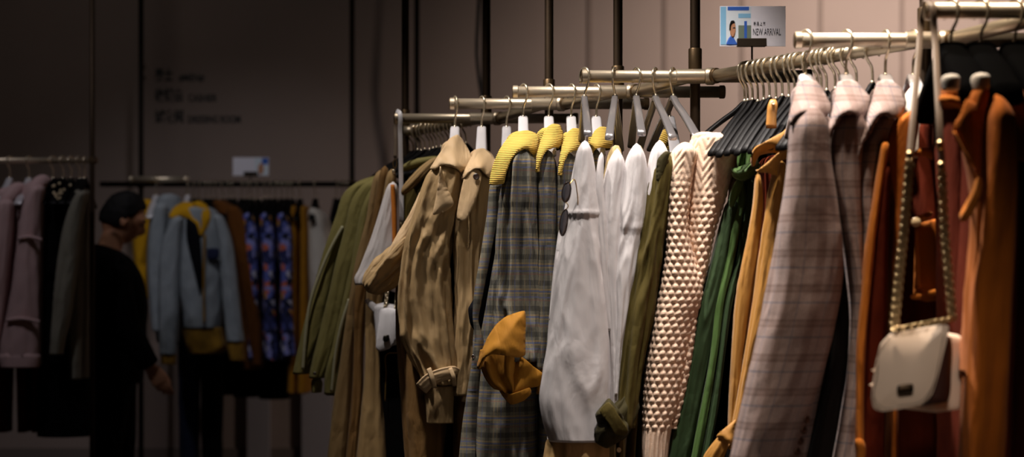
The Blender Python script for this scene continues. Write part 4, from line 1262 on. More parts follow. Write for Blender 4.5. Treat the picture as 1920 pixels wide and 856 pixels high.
# ---- cream shoulder bag at the right -----------------------------------------------
b = thing('shoulder_bag', 'cream leather flap bag on a chain and taupe strap hung over the nearest bar end', 'handbag', P(1742, 20, dA))
dW = dA - .16
strap('strap', [(1742, 6, dA - .01), (1738, 2, dA), (1730, 30, dA + .028), (1722, 110, dA - .01), (1712, 220, dA - .13), (1706, 288, dA - .17)], 5.8, .0035, 'strap', b)
strap('strap', [(1740, 4, dA), (1747, 8, dA - .022), (1752, 60, dA - .03), (1757, 150, dA - .11), (1762, 240, dA - .17), (1766, 305, dA - .18)], 6.2, .0035, 'strap', b)
for px, py, dd in ((1706, 292, -.175), (1765, 312, -.185), (1763, 272, -.178)):
    lathe('connector', P(px, py, dA + dd), (0.05, 0, -1), [(-.010, .004), (-.006, .0075), (.006, .0075), (.010, .004)], M['chain'], b, 16)
for off in (-4, 3.5):
    chain('chain', [P(1706 + off, 300, dA - .18), P(1694 + off, 440, dA - .185), P(1682 + off, 560, dA - .2), P(1677 + off, 614, dA - .215)], .0125, .0022, M['chain'], b)
for off in (-3.5, 3):
    chain('chain', [P(1766 + off, 318, dA - .185), P(1772 + off, 440, dA - .19), P(1781 + off, 540, dA - .2), P(1786 + off, 598, dA - .205)], .0125, .0022, M['chain'], b)
chain('chain', [P(1674, 618, dW - .07), P(1700, 614, dW - .075), P(1740, 606, dW - .07), P(1784, 598, dW - .05)], .012, .0028, M['chain'], b)
bd = loft('body', [(618, 1706, 1798), (634, 1694, 1806), (690, 1688, 1807), (745, 1686, 1806), (764, 1694, 1803), (773, 1712, 1797)], dW + .03, .022, M['bagwhite'], b, None, nth=72, p=4.5, dome=.02, bottom=.012)
loft('gusset', [(622, 1700, 1778), (640, 1690, 1781), (700, 1684, 1780), (745, 1682, 1776), (760, 1690, 1770)], dW - .02, .034, M['bagside'], b, None, nth=64, p=4, dome=.01, bottom=.01)
fl = sheet('flap', [(1664, 630, .004), (1676, 622, .010), (1722, 615, .012), (1768, 608, .010), (1779, 612, .008), (1776, 634, .002), (1768, 668, 0), (1759, 704, 0), (1748, 738, 0), (1730, 757, 0), (1690, 766, 0), (1652, 771, 0), (1638, 764, 0), (1634, 745, 0), (1637, 712, 0), (1643, 676, 0), (1651, 645, .001)], dW - .066, M['bagwhite'], b, .009, .008, step=4)
bv = fl.modifiers.new('rounded', 'BEVEL'); bv.width = .0025; bv.segments = 2; bv.limit_method = 'ANGLE'
fl2 = limb('seam', [(1668, 634, dW - .078, .8, .001), (1652, 650, dW - .078, .8, .001), (1645, 700, dW - .082, .8, .001), (1641, 750, dW - .08, .8, .001), (1655, 763, dW - .082, .8, .001), (1690, 759, dW - .084, .8, .001), (1728, 751, dW - .080, .8, .001), (1744, 732, dW - .078, .8, .001), (1762, 668, dW - .078, .8, .001), (1770, 622, dW - .07, .8, .001)], M['strap'], fl, None, nth=10)
cl = sheet('clasp', [(1684, 722), (1710, 719), (1713, 726), (1711, 735), (1686, 738), (1682, 731)], dW - .081, M['gunmetal'], b, .007, .003)
for k in range(3):
    sheet('clasp_leaf', [(1688 + 7 * k, 725 - k), (1693 + 7 * k, 724 - k), (1691 + 7 * k, 734 - k), (1687 + 7 * k, 735 - k)], dW - .085, M['brass_dark'], cl, .003, .002)

# ---- small white bag on the far bar end ---------------------------------------------
b = thing('small_handbag', 'small white bag with dark clasp hung from the far left bar end', 'handbag', P(746, 214, dF))
strap('strap', [(746, 209, dF - .004), (743, 208, dF + .006), (741, 226, dF + .022), (742, 262, dF + .012), (741, 296, dF)], 3.2, .0025, 'strap', b)
strap('strap', [(744, 208, dF), (749, 211, dF - .02), (750.5, 250, dF - .026), (752, 330, dF - .026), (753, 400, dF - .026), (753, 416, dF - .026)], 4.2, .0025, 'bagpale', b)
tube('ring', [P(741, 296, dF), P(737, 305, dF), P(740, 316, dF), P(744, 305, dF), P(741, 296, dF)], .0018, M['chain'], b, 8)
for px, py in ((738, 322), (752, 420), (752, 432)):
    lathe('connector', P(px, py, dF - .012), (0, 0, -1), [(-.008, .003), (-.004, .006), (.004, .006), (.008, .003)], M['steel'], b, 14)
chain('chain', [P(737.5, 326, dF - .005), P(736.5, 400, dF - .01), P(735, 480, dF - .03), P(722, 578, dF - .06)], .014, .003, M['steel'], b)
chain('chain', [P(752, 438, dF - .03), P(752, 480, dF - .03), P(742, 580, dF - .06)], .014, .003, M['steel'], b)
loft('body', [(566, 698, 742), (580, 700, 748), (620, 704, 750), (650, 706, 746)], dF - .03, .028, M['bagpale'], b, None, nth=48, p=4, dome=.02, bottom=.012)
fl = sheet('flap', [(713, 580, 0), (729, 576, 0), (745, 582, 0), (744, 610, -.004), (740, 640, -.002), (730, 653, 0), (712, 658, 0), (705, 652, 0), (706, 632, -.004), (710, 604, -.004)], dF - .066, M['bagpale'], b, .006, .006)
sheet('side_tab', [(684, 564), (690, 559), (712, 576), (714, 588), (704, 588), (692, 576)], dF - .05, M['bagpale'], b, .008, .004)
cl = sheet('clasp', [(719, 629), (729, 627), (730, 636), (725, 640), (718, 638)], dF - .079, M['gunmetal'], b, .005, .002)

# ---- sage jackets, sand coats and a blouse on the far rail ----------------------------
R = random.Random(9)
BG = 'black hangers on the far sloping rail'
for px in (762, 768, 775, 783, 790, 797, 806, 812, 819, 827, 834, 841, 849, 856, 865, 874):
    hanger(rail_pt('F', 'G', px), 'black hanger with pale hook crowded on the far rail behind the small white bag strap', BG, yaw=52 + R.uniform(-1.2, 1.2), drop=.08 + R.uniform(-.004, .004), mat='hanger_black', half=.165, wid=.012, wend=.020, slope=.09, hyaw=-58 + R.uniform(-15, 15), nth=14)

OG = 'sage green jackets at the left end of the far rail'
t = garment('jacket', 'leftmost sage green jacket with a pale stripe down its dark-edged sleeve', 'jacket', 700, 330, 6.02, OG)
loft('body', [(328, 696, 730), (345, 664, 736), (372, 648, 738), (420, 634, 730), (500, 610, 715), (600, 585, 690), (680, 570, 668)], 6.06, .05, M['olive_lt'], t, folds(263, .008, (3, 5)), nth=56, dome=.03)
loft('sleeve', [(336, 676, 704), (356, 650, 690), (410, 628, 668), (474, 606, 650), (540, 588, 632), (610, 569, 616), (670, 556, 596), (700, 550, 580)], 5.98, .045, M['olive_lt'], t, folds(264, .010, (3, 5)), nth=56, dome=.04)
limb('stripe', [(643, 424, 5.925, 3, .006), (622, 462, 5.925, 3.2, .006), (600, 512, 5.925, 3.2, .006), (582, 566, 5.925, 3.2, .006), (574, 620, 5.925, 3.2, .006), (568, 692, 5.925, 3, .006)], M['olive_stripe'], t, None, nth=16)
t = garment('jacket', 'second sage green jacket, its buttoned cuff ending lowest over the first', 'jacket', 712, 335, 5.93, OG)
loft('sleeve', [(334, 690, 722), (368, 663, 706), (430, 646, 692), (500, 628, 670), (560, 615, 654), (630, 598, 640), (690, 583, 618), (708, 580, 608)], 5.90, .04, M['olive_lt'], t, folds(265, .010, (3, 5)), nth=56, dome=.04)
loft('cuff', [(706, 582, 606), (735, 585, 602)], 5.90, .03, M['olive_lt'], t, folds(266, .004), nth=40)
button('button', 590, 700, 5.855, .006, 'horn', t)
t = garment('jacket', 'third sage green jacket with pale striped sleeve next to the sand coats', 'jacket', 722, 340, 5.86, OG)
loft('sleeve', [(338, 704, 732), (380, 682, 712), (440, 668, 700), (510, 655, 682), (580, 640, 668), (650, 622, 655), (700, 610, 642), (738, 608, 638)], 5.84, .04, M['olive_lt'], t, folds(267, .010, (3, 5)), nth=56, dome=.04)
limb('stripe', [(655, 560, 5.795, 3, .006), (640, 610, 5.79, 3.2, .006), (630, 660, 5.79, 3.2, .006), (622, 734, 5.79, 3, .006)], M['olive_stripe'], t, None, nth=16)
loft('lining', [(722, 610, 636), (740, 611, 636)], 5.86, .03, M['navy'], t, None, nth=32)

KG = 'long sand coats beside the sage jackets'
t = garment('long_coat', 'first long sand twill coat, next to the sage jackets', 'coat', 720, 320, 5.80, KG)
loft('sleeve', [(318, 704, 722), (350, 696, 722), (410, 686, 712), (480, 668, 698), (540, 657, 684), (620, 645, 668), (700, 634, 664), (780, 622, 660), (856, 613, 656), (910, 606, 652)], 5.78, .04, M['tan_lt'], t, folds(273, .008, (3, 5)), nth=56, dome=.04)
t = garment('long_coat', 'second long sand twill coat, a narrow strip between the other two', 'coat', 728, 320, 5.74, KG)
loft('sleeve', [(310, 714, 730), (350, 708, 730), (410, 698, 722), (480, 684, 710), (550, 664, 692), (640, 664, 682), (740, 660, 680), (800, 655, 676), (910, 644, 668)], 5.72, .035, M['tan'], t, folds(274, .008, (3, 5)), nth=48, dome=.04)
t = garment('long_coat', 'third long sand twill coat, widening at the bottom beside the black skirt', 'coat', 738, 320, 5.70, KG)
loft('sleeve', [(316, 726, 744), (380, 716, 740), (470, 700, 730), (540, 688, 722), (610, 685, 714), (690, 684, 714), (760, 678, 718), (820, 672, 724), (910, 662, 728)], 5.66, .04, M['tan_lt'], t, folds(275, .010, (3, 5, 7)), nth=56, dome=.04)
t = garment('blouse', 'white blouse with a pointed hem hanging in front of the sand coats', 'blouse', 725, 360, 5.60)
loft('body', [(340, 728, 746), (380, 716, 745), (420, 704, 742), (470, 686, 738), (505, 672, 722), (524, 664, 700), (534, 666, 690)], 5.58, .02, M['white'], t, folds(283, .004, (3, 4)), nth=56, dome=.03)
limb('cuff', [(736, 346, 5.55, 4, .01), (739, 400, 5.55, 5, .012), (740, 470, 5.55, 4, .01)], M['rust_lt'], t, None, nth=20)
t = garment('black_skirt', 'black skirt with a gold zip between the sand coats and the strapped-cuff trench coat', 'skirt', 728, 560, 5.62)
loft('body', [(545, 702, 760), (640, 702, 762), (760, 704, 768), (910, 708, 774)], 5.68, .03, M['black'], t, folds(284, .006, (3, 5)), nth=48)
limb('zip', [(746, 661, 5.625, .9, .002), (727, 662, 5.625, .9, .002), (724, 700, 5.625, .9, .002), (722, 752, 5.625, .9, .002)], M['goldwire'], t, None, nth=12)
t = garment('blouse', 'olive green blouse with sand collar band behind the strapped-cuff trench coat', 'blouse', 785, 320, 5.62)
loft('body', [(312, 786, 826), (335, 766, 830), (370, 754, 830), (440, 749, 826), (560, 746, 815), (700, 744, 805)], 5.66, .05, M['olive'], t, folds(285, .005, (3, 4)), nth=56, dome=.03)
limb('collar_band', [(822, 296, 5.60, 6, .012), (800, 314, 5.585, 9, .014), (778, 336, 5.58, 9, .014), (760, 356, 5.58, 7, .012), (754, 366, 5.59, 3, .008)], M['tan_lt'], t, folds(286, .003, (3,)), nth=36, dome0=.02, dome1=.02)
sheet('collar_point', [(774, 346, 0), (792, 332, 0), (800, 352, 0), (790, 376, 0), (780, 362, 0)], 5.585, M['olive_dk'], t, .004, .004)
limb('shoulder', [(752, 318, 5.66, 6, .02), (776, 308, 5.66, 9, .03), (800, 302, 5.66, 8, .03), (826, 296, 5.66, 5, .02)], M['olive_lt'], t, None, nth=32, dome0=.02, dome1=.02)

# ---- the card on the rail ---------------------------------------------------------------
pr = rail_pt('B', 'C', 1410)
dN = pr[1] - .005
t = thing('new_arrival_sign', 'white and blue card reading NEW ARRIVAL in a bronze clip standing on the sloping rail', 'sign', pr)


def card_box(name, x0, y0, x1, y1, dd, th, mat, parent):
    a, b = P(x0, y1, dN), P(x1, y0, dN)
    return box(name, (a[0], dN - dd - th, a[2]), (b[0], dN - dd, b[2]), mat, parent)


cd = card_box('card', 1349.5, 12, 1472.5, 87, 0, .004, M['card'], t)
e = .004
pc = card_box('picture', 1350.5, 13, 1408, 84, e, .0004, M['cardpale'], cd)
card_box('print', 1350.5, 13, 1361, 84, e + .0004, .0003, M['cardblue'], pc)
card_box('print', 1364, 13, 1404, 20, e + .0004, .0003, M['cardnavy'], pc)
card_box('print', 1384, 48, 1408, 76, e + .0004, .0003, M['cardgreen'], pc)
card_box('print', 1395, 40, 1400, 76, e + .0007, .0003, M['cardnavy'], pc)
card_box('print', 1384, 26, 1407, 34, e + .0004, .0003, M['cardblue'], pc)
sheet('print', [(1362, 84), (1366, 72), (1372, 66), (1380, 78), (1382, 84)], dN - e - .0006, M['cardnavy'], pc, .0004)
fc = sheet('print', [(1369, 56), (1371, 44), (1376, 41), (1379, 48), (1379.5, 58), (1377, 68), (1373, 70), (1369.5, 64)], dN - e - .0012, M['skin'], pc, .0004)
sheet('print', [(1367.5, 56), (1368, 46), (1371, 39), (1376, 38.5), (1378.5, 43), (1374, 44), (1371, 48), (1370, 56)], dN - e - .0016, M['hair'], pc, .0004)
sheet('print', [(1374, 51), (1378.5, 51), (1378.5, 53), (1374, 53)], dN - e - .0016, M['horn'], pc, .0004)
text('lettering', 'NEW ARRIVAL', 17.5 * dN / F_PX, P(1412, 65.5, dN - e - .0006), M['ink'], cd, extrude=.0003, width=52 * dN / F_PX)
text('lettering', '新 品 上 市', 7.5 * dN / F_PX, P(1413, 47, dN - e - .0006), M['ink'], cd, extrude=.0003, width=22 * dN / F_PX)
a, b_ = P(1381, 87.5, dN), P(1436, 73, dN)
cp = box('clip', (a[0], dN - .016, a[2]), (b_[0], dN + .010, b_[2]), M['cliphold'], t, .002)
tube('stem', [P(1410, 87, dN), pr], .0026, M['cliphold'], t, 12, 2)
tube('rail_ring', [pr + np.array([.0185 * math.cos(a), 0.004, .0185 * math.sin(a)]) for a in np.linspace(0, 2 * PI, 13)], .0022, M['cliphold'], t, 8)

# ================================================================ the back rack along the wall
ZR = ZB
dK = 9.30
xk0, xk1 = (188 - CX) * dK / F_PX, (792 - CX) * dK / F_PX
bk = thing('clothes_rack', 'long dark clothes rail on bronze poles along the back wall behind the standing person', 'clothes rack', ((xk0 + xk1) / 2, dK, 0))
rl = tube('rail', [(xk0, dK, ZR), (xk1, dK, ZR)], .0150, M['pole_dark'], bk, 20, 2)
for px in (262, 659, 781):
    x = (px - CX) * dK / F_PX
    p = tube('pole', [(x, dK + .033, 0), (x, dK + .033, ZC)], .0140, M['pole_dark'], bk, 16, 2)
    lathe('collar', (x, dK + .033, ZR - .02), (0, 0, 1), [(0, .019), (.04, .019), (.042, .017)], M['brass_dark'], p)
    lathe('foot_plate', (x, dK + .033, 0), (0, 0, 1), [(0, .06), (.008, .06), (.01, .02)], M['brass_dark'], p)
dJ = 8.88
cb = tube('cross_bar', [P(248, 336, dJ), P(346, 336, dJ)], .0155, M['brass'], bk, 24, 2)
lathe('end_cap', P(248, 336, dJ), (-1, 0, 0), [(0, .018), (.012, .018), (.014, .015)], M['brass'], cb)
lathe('end_cap', P(346, 336, dJ), (1, 0, 0), [(0, .018), (.012, .018), (.014, .015)], M['brass'], cb)
tube('arm', [P(300, 336, dJ), (P(300, 345, dK)[0], dK, ZR)], .012, M['brass_dark'], bk, 16, 2)

R = random.Random(21)
BK = 'hangers on the back rail'
for px in list(range(352, 570, 11)) + [590, 628, 640, 650]:
    a = np.array([(px + R.uniform(-2, 2) - CX) * dK / F_PX, dK, ZR])
    hanger(a, 'black hanger on the rail along the back wall, above the printed blouses', BK, mat='hanger_black', hyaw=R.uniform(-20, 30), drop=.085, half=.18, wid=.03, wend=.036, nth=12)


def simple(name, label, cat, px, py, d, parts, group=None):
    t = garment(name, label, cat, px, py, d, group)
    for pname, rows, dd, hd, mat, seed, amp in parts:
        loft(pname, rows, d + dd, hd, M[mat], t, folds(seed, amp, (3, 5), amp * .5), nth=44, dome=.03)
    return t


for px, w in ((292, 'rear denim jacket'), (352, 'front denim jacket with the yellow hood')):
    hanger(np.array([(px - CX) * dJ / F_PX, dJ, P(0, 336, dJ)[2]]), 'pale hanger holding the ' + w, mat='hanger_pale', hyaw=20, drop=.09, half=.17)
simple('hooded_top', 'yellow hooded top half hidden between the standing person and the denim jackets', 'top', 275, 380, 8.95, [
    ('body', [(372, 266, 292), (392, 256, 300), (440, 250, 300), (500, 254, 296), (560, 258, 292)], .05, .10, 'hood', 301, .007)])
DG = 'bleached denim jackets with ochre check lining'
t = simple('denim_jacket', 'rear bleached denim jacket, only its pale collar and one sleeve showing', 'jacket', 305, 370, 8.86, [
    ('body', [(362, 304, 334), (384, 290, 342), (440, 280, 344), (520, 278, 340), (600, 290, 336), (640, 296, 336)], .05, .12, 'denim', 303, .006),
    ('sleeve', [(380, 292, 316), (430, 280, 312), (500, 277, 306), (560, 280, 306), (620, 286, 312)], -.10, .05, 'denim', 304, .007)], DG)
t = simple('denim_jacket', 'front bleached denim jacket with yellow hood and ochre check hem', 'jacket', 372, 390, 8.80, [
    ('body', [(384, 340, 398), (410, 330, 414), (470, 330, 420), (540, 334, 418), (590, 344, 416), (614, 346, 414)], .0, .11, 'denim', 305, .007),
    ('sleeve', [(404, 326, 346), (450, 306, 340), (520, 299, 336), (600, 299, 334), (664, 300, 331)], -.10, .055, 'denim', 306, .008),
    ('sleeve', [(400, 398, 416), (440, 408, 432), (500, 414, 442), (570, 420, 450), (640, 426, 458)], -.04, .055, 'denim', 307, .008),
    ('cuff', [(656, 300, 331), (682, 303, 330)], -.10, .045, 'ties', 308, .003),
    ('cuff', [(632, 425, 458), (652, 426, 459), (676, 432, 460)], -.04, .045, 'ties', 309, .003),
    ('shirt_hem', [(604, 346, 414), (630, 344, 420), (652, 350, 424), (662, 356, 416)], .0, .10, 'ties', 310, .010)], DG)
for pts in ([(316, 404, .01), (326, 388, .02), (344, 378, .03), (360, 380, .03), (368, 396, .0), (374, 418, -.01), (376, 440, -.01), (368, 438, -.01), (352, 412, -.01), (338, 404, -.01), (324, 410, -.005)],
            [(360, 380, .03), (374, 376, .03), (388, 384, .03), (395, 400, .02), (392, 420, 0), (380, 440, -.01), (374, 440, -.01), (378, 418, -.01), (374, 398, -.005), (366, 388, .02)]):
    sheet('hood', pts, 8.70, M['hood'], t, .014, .02, wav=.006)
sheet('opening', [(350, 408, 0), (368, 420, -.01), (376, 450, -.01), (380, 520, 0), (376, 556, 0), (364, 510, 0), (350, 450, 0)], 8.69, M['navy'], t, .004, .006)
limb('placket', [(384, 440, 8.68, 2.5, .008), (382, 520, 8.675, 2.5, .008), (383, 606, 8.68, 2.5, .008)], M['ties'], t, None, nth=16)
sheet('chest_pocket', [(388, 466, 0), (410, 466, 0), (409, 484, 0), (390, 486, 0)], 8.685, M['denim_dk'], t, .004, .004)
for k, (px, x0, x1) in enumerate(((350, 334, 376), (396, 376, 420))):
    simple('jeans', ('indigo jeans hanging below the rear denim jacket', 'indigo jeans hanging below the front denim jacket, reaching out of view')[k], 'jeans', px, 640, 8.95, [
        ('leg', [(560, x0, x1), (660, x0, x1), (760, x0 + 2, x1 - 2), (900, x0 + 5, x1 - 4)], .1, .07, 'denim_dk' if k == 0 else 'black', 313 + k, .006)], 'indigo jeans under the denim jackets')
simple('suede_coat', 'tobacco brown coat between the denim jackets and the printed blouses', 'coat', 430, 375, 9.3, [
    ('body', [(374, 400, 426), (392, 402, 450), (440, 420, 470), (520, 436, 480), (600, 446, 488), (690, 456, 494)], .02, .16, 'brown', 321, .008),
    ('sleeve', [(384, 424, 446), (420, 428, 466), (480, 442, 474), (560, 456, 484), (640, 466, 492), (684, 472, 492)], -.17, .05, 'brown', 322, .007)])
FG = 'dark blue printed blouses'
for k, (x0, lab) in enumerate(((452, 'first dark blue printed blouse, next to the tobacco brown coat'), (484, 'second dark blue printed blouse, between the two others'), (516, 'third dark blue printed blouse, next to the golden mustard coats'))):
    simple('blouse', lab, 'blouse', x0 + 18, 395, 9.3, [
        ('body', [(394, x0 + 2, x0 + 24), (412, x0 + 2, x0 + 36), (480, x0 + 8, x0 + 40), (580, x0 + 10, x0 + 40), (672, x0 + 10, x0 + 40)], .02, .15, 'floral', 331 + k, .006),
        ('sleeve', [(398, x0 + 4, x0 + 22), (430, x0 + 4, x0 + 30), (500, x0 + 10, x0 + 32), (600, x0 + 12, x0 + 34), (676 - 10 * (k == 2), x0 + 14, x0 + 38)], -.17, .045, 'floral', 341 + k, .006)], FG)
for k, (x0, lab) in enumerate(((548, 'first golden mustard coat, next to the printed blouses'), (566, 'second golden mustard coat, next to the ivory blouse'))):
    simple('coat', lab, 'coat', x0 + 8, 390, 9.32, [
        ('body', [(384, x0 + 2, x0 + 12), (404, x0, x0 + 17), (500, x0, x0 + 18), (640, x0 - 3, x0 + 18), (734, x0 - 6, x0 + 17)], .0, .17, 'gold', 351 + k, .006)], 'golden mustard coats on the back rail')
simple('blouse', 'ivory blouse hanging on the back rail just left of the sage jackets', 'blouse', 595, 392, 9.3, [
    ('body', [(388, 582, 596), (404, 578, 612), (440, 578, 622), (520, 580, 628), (600, 582, 630)], .0, .15, 'ivory', 361, .007)])
for k, (x0, x1, yb) in enumerate(((404, 440, 738), (444, 488, 742), (492, 540, 746), (624, 650, 640))):
    simple('coat', ('black coat behind the tobacco brown coat on the back rail', 'black coat behind the first printed blouse, its hem hanging lower', 'black coat behind the last two printed blouses, its hem hanging lower', 'black coat at the right end of the back rail behind the sage jackets')[k], 'coat', (x0 + x1) / 2, 390, 9.42, [
        ('body', [(384, x0 + 10, x1 - 10), (402, x0, x1), (560, x0 - 4, x1 + 2), (yb, x0 - 6, x1 + 4)], .05, .11, 'black', 371 + k, .006)], 'black coats on the back rail')

# a second card stands on the back rail
t = thing('small_sign', 'small pale blue card standing on the back rail below the wall lettering', 'sign', P(470, 345, dK))


def flat(name, x0, y0, x1, y1, d, th, mat, parent):
    a, b = P(x0, y1, d), P(x1, y0, d)
    return box(name, (a[0], d - th, a[2]), (b[0], d, b[2]), mat, parent)


c = flat('card', 437, 295, 504, 329, dK, .005, M['card'], t)
pc = flat('picture', 478, 296, 503, 328, dK - .0052, .0006, M['cardpale'], c)
flat('print', 491, 296, 503, 308, dK - .0060, .0005, M['cardnavy'], pc)
sheet('print', [(484, 312), (489, 305), (494, 310), (494, 322), (488, 328), (484, 322)], dK - .0062, M['skin'], pc, .0006)
flat('clip', 458, 322, 484, 331, dK + .008, .026, M['cliphold'], t)
tube('stem', [P(470, 330, dK), P(470, 345, dK)], .004, M['cliphold'], t, 12, 2)

# ---- lettering on the wall ----------------------------------------------------------------
dL = YW - .0225
for k, (cn, en, y, cw, ex, ew, lab) in enumerate((('男士', "#MEN#", 152, 34, 335, 48, "first line of black wall lettering, the shortest one"),
                                                 ('收银台', 'CASHIER', 190, 54, 353, 54, 'middle line of black wall lettering reading CASHIER'),
                                                 ('试衣间', 'DRESSING ROOM', 230, 54, 352, 99, 'bottom line of black wall lettering, the longest one'))):
    t = thing('wall_sign', lab, 'wall lettering', P(290, y, dL), 'lines of lettering on the back wall')
    text('lettering', cn, 26 * dL / F_PX, P(290, y - 2, dL), M['lettering'], t, .002, .0028, cw * dL / F_PX)
    text('lettering', en, 19 * dL / F_PX, P(ex, y, dL), M['lettering'], t, .002, .0014, ew * dL / F_PX)
t = thing('wall_arrow', 'thin black arrow head on the wall beside the first line of lettering', 'wall lettering', P(268, 136, dL))
tube('arrow', [P(273, 122, dL), P(266, 136, dL), P(273, 150, dL)], .004, M['lettering'], t, 8, smooth=False)

# a dark cable beside the second pole
t = thing('cable', 'black cable bowing beside the bronze pole in front of the wall', 'cable', P(900, 60, 9.6))
tube('cable', [P(905, -260, 9.6), P(901, -60, 9.6), P(896, 40, 9.6), P(894, 100, 9.6), P(900, 160, 9.6), P(908, 210, 9.6), P(914, 330, 9.6), (P(915, 0, 9.6)[0], 9.6, 0.0)], .0105, M['cable'], t, 12)

# ================================================================ the left rack
dQ = 7.53
lk = thing('clothes_rack', 'clothes rail at the left edge ending at a floor-to-ceiling pole, carrying the pink coats', 'clothes rack', ((176 - CX) * dQ / F_PX, dQ, 0))
xq = (177 - CX) * dQ / F_PX
p = tube('pole', [(xq, dQ - .04, 0), (xq, dQ - .04, ZC)], .0115, M['pole'], lk, 20, 2)
lathe('foot_plate', (xq, dQ - .04, 0), (0, 0, 1), [(0, .06), (.008, .06), (.01, .02)], M['brass_dark'], p)
x2 = (-260 - CX) * dQ / F_PX
p = tube('pole', [(x2, dQ - .04, 0), (x2, dQ - .04, ZC)], .0115, M['pole'], lk, 20, 2)
lathe('foot_plate', (x2, dQ - .04, 0), (0, 0, 1), [(0, .06), (.008, .06), (.01, .02)], M['brass_dark'], p)
rl = tube('rail', [(x2 - .05, dQ, ZR), (xq + .0, dQ, ZR)], .0125, M['brass'], lk, 24, 2)
lathe('end_cap', (xq, dQ, ZR), (1, 0, 0), [(0, .015), (.012, .015), (.014, .012)], M['brass_dark'], rl)
lathe('clamp', (xq, dQ - .055, ZR), (0, 1, 0), [(0, .014), (.05, .014)], M['brass_dark'], rl)
R = random.Random(5)
for px, lab in ((18, 'pale hanger of the pink coat cut by the left edge'), (54, 'pale hanger of the pink coat with the full sleeve'), (99, 'black hanger of the dotted black blouse'), (118, 'black hanger of the black skirt on the left rack'), (133, 'black hanger of the grey-green jacket, nearer the pole'), (149, 'black hanger beside the pole on the left rack'), (158, 'black hanger closest to the pole on the left rack')):
    hanger(np.array([(px - CX) * dQ / F_PX, dQ, ZR]), lab, None, mat='hanger_pale' if px < 60 else 'hanger_black', hyaw=-R.uniform(-10, 40), drop=.085, half=.17, ringr=.0145)
t = simple('wool_coat', 'dusty pink wool coat with banded sleeve, the fuller of the two on the left rack', 'coat', 70, 340, dQ, [
    ('body', [(338, 60, 90), (362, 46, 95), (440, 34, 96), (540, 24, 97), (640, 20, 92), (682, 22, 84)], .02, .15, 'pink', 401, .007),
    ('sleeve', [(346, 62, 86), (380, 46, 80), (440, 36, 76), (520, 26, 74), (590, 14, 74), (650, 2, 74), (668, 1, 73)], -.17, .055, 'pink', 402, .009),
    ('cuff', [(655, -1, 75), (668, -2, 76), (688, 2, 74)], -.17, .06, 'pink', 403, .004)], 'dusty pink wool coats')
for y, x0, x1 in ((445, 34, 80), (598, 12, 76)):
    limb('sleeve_band', [(x0, y + 2, dQ - .225, 3.2, .01), ((x0 + x1) / 2, y - 1, dQ - .235, 3.4, .012), (x1, y + 5, dQ - .22, 3.2, .01)], M['pink'], t, None, nth=20)
limb('collar', [(50, 384, dQ - .14, 8, .02), (64, 356, dQ - .14, 13, .03), (80, 340, dQ - .10, 13, .03), (94, 342, dQ - .06, 7, .02)], M['pink'], t, folds(404, .005), nth=36, dome0=.02, dome1=.02)
t = simple('wool_coat', 'dusty pink wool coat cut off by the left edge of the photo', 'coat', 22, 350, dQ, [
    ('body', [(350, 8, 44), (378, -10, 50), (460, -24, 50), (560, -34, 48), (660, -40, 44)], .02, .15, 'pink', 405, .007),
    ('sleeve', [(372, -2, 26), (420, -12, 24), (500, -20, 16), (600, -34, 6), (650, -40, 0)], -.17, .05, 'pink', 406, .008)], 'dusty pink wool coats')
limb('collar', [(0, 396, dQ - .14, 8, .02), (14, 372, dQ - .14, 12, .03), (32, 354, dQ - .10, 12, .03), (48, 350, dQ - .06, 6, .02)], M['pink'], t, folds(407, .005), nth=36, dome0=.02, dome1=.02)
for k, (x0, x1, lab) in enumerate(((-12, 22, 'dark brown trousers below the pink coat at the left edge'), (34, 58, 'dark brown trousers below the banded pink sleeve, left of the other pair'), (60, 84, 'dark brown trousers hanging right beside the black skirt'))):
    simple('trousers', lab, 'trousers', (x0 + x1) / 2, 640, dQ + .05, [('leg', [(600, x0, x1), (700, x0, x1), (808, x0 + 3, x1 - 3)], .03, .07, 'rust_dk', 411 + k, .006)], 'dark brown trousers on the left rack')
t = simple('blouse', 'black blouse with pale dots between the pink coats and the grey-green jacket', 'blouse', 112, 340, dQ, [
    ('body', [(334, 98, 122), (352, 94, 132), (440, 92, 132), (560, 90, 130), (680, 92, 130)], .03, .14, 'black', 421, .006)])
R = random.Random(8)
for k in range(16):
    px, py = R.uniform(99, 132), R.uniform(340, 374)
    q = P(px, py, dQ - .155 + .03 * abs(px - 115) / 16)
    lathe('dot', q, (0, -1, .3), [(0, .006), (.003, .006), (.006, .003)], M['pearl'], t, 10)
simple('skirt', 'long black skirt with a curved hem at the bottom of the left rack', 'skirt', 124, 600, dQ + .02, [
    ('body', [(600, 92, 160), (700, 82, 166), (780, 74, 170), (816, 72, 171)], .0, .10, 'black', 431, .008)])
t = simple('jacket', 'grey-green cotton jacket hanging beside the pole of the left rack', 'jacket', 148, 355, dQ, [
    ('body', [(352, 150, 170), (376, 138, 172), (460, 126, 172), (560, 124, 172), (640, 132, 170), (708, 138, 168)], .02, .13, 'grey_olive', 441, .007),
    ('sleeve', [(356, 148, 166), (384, 134, 160), (430, 120, 152), (504, 108, 144), (580, 101, 134), (640, 97, 122), (664, 96, 118)], -.16, .05, 'grey_olive', 442, .009)])

# ================================================================ added pale strips in place of light streaks on the lower wall
for k, (x0, x1) in enumerate(((466, 508), (568, 624))):
    a, b = wx(x0), wx(x1)
    struct('trim_%d' % (k + 11), (a, YW - .06, 0), (b, YW - .031, 1.1), M['light_streak'])

# ================================================================ the standing person
dH = 7.92
FA = R_(22)                                     # facing: to the right, turned a little away
PB = np.array([(212 - CX) * dH / F_PX, dH, 0.0])
fw = np.array([math.cos(FA), math.sin(FA), 0])
lf = np.array([-math.sin(FA), math.cos(FA), 0])


def H(f, l, z):
    return PB + fw * f + lf * l + np.array([0, 0, z])


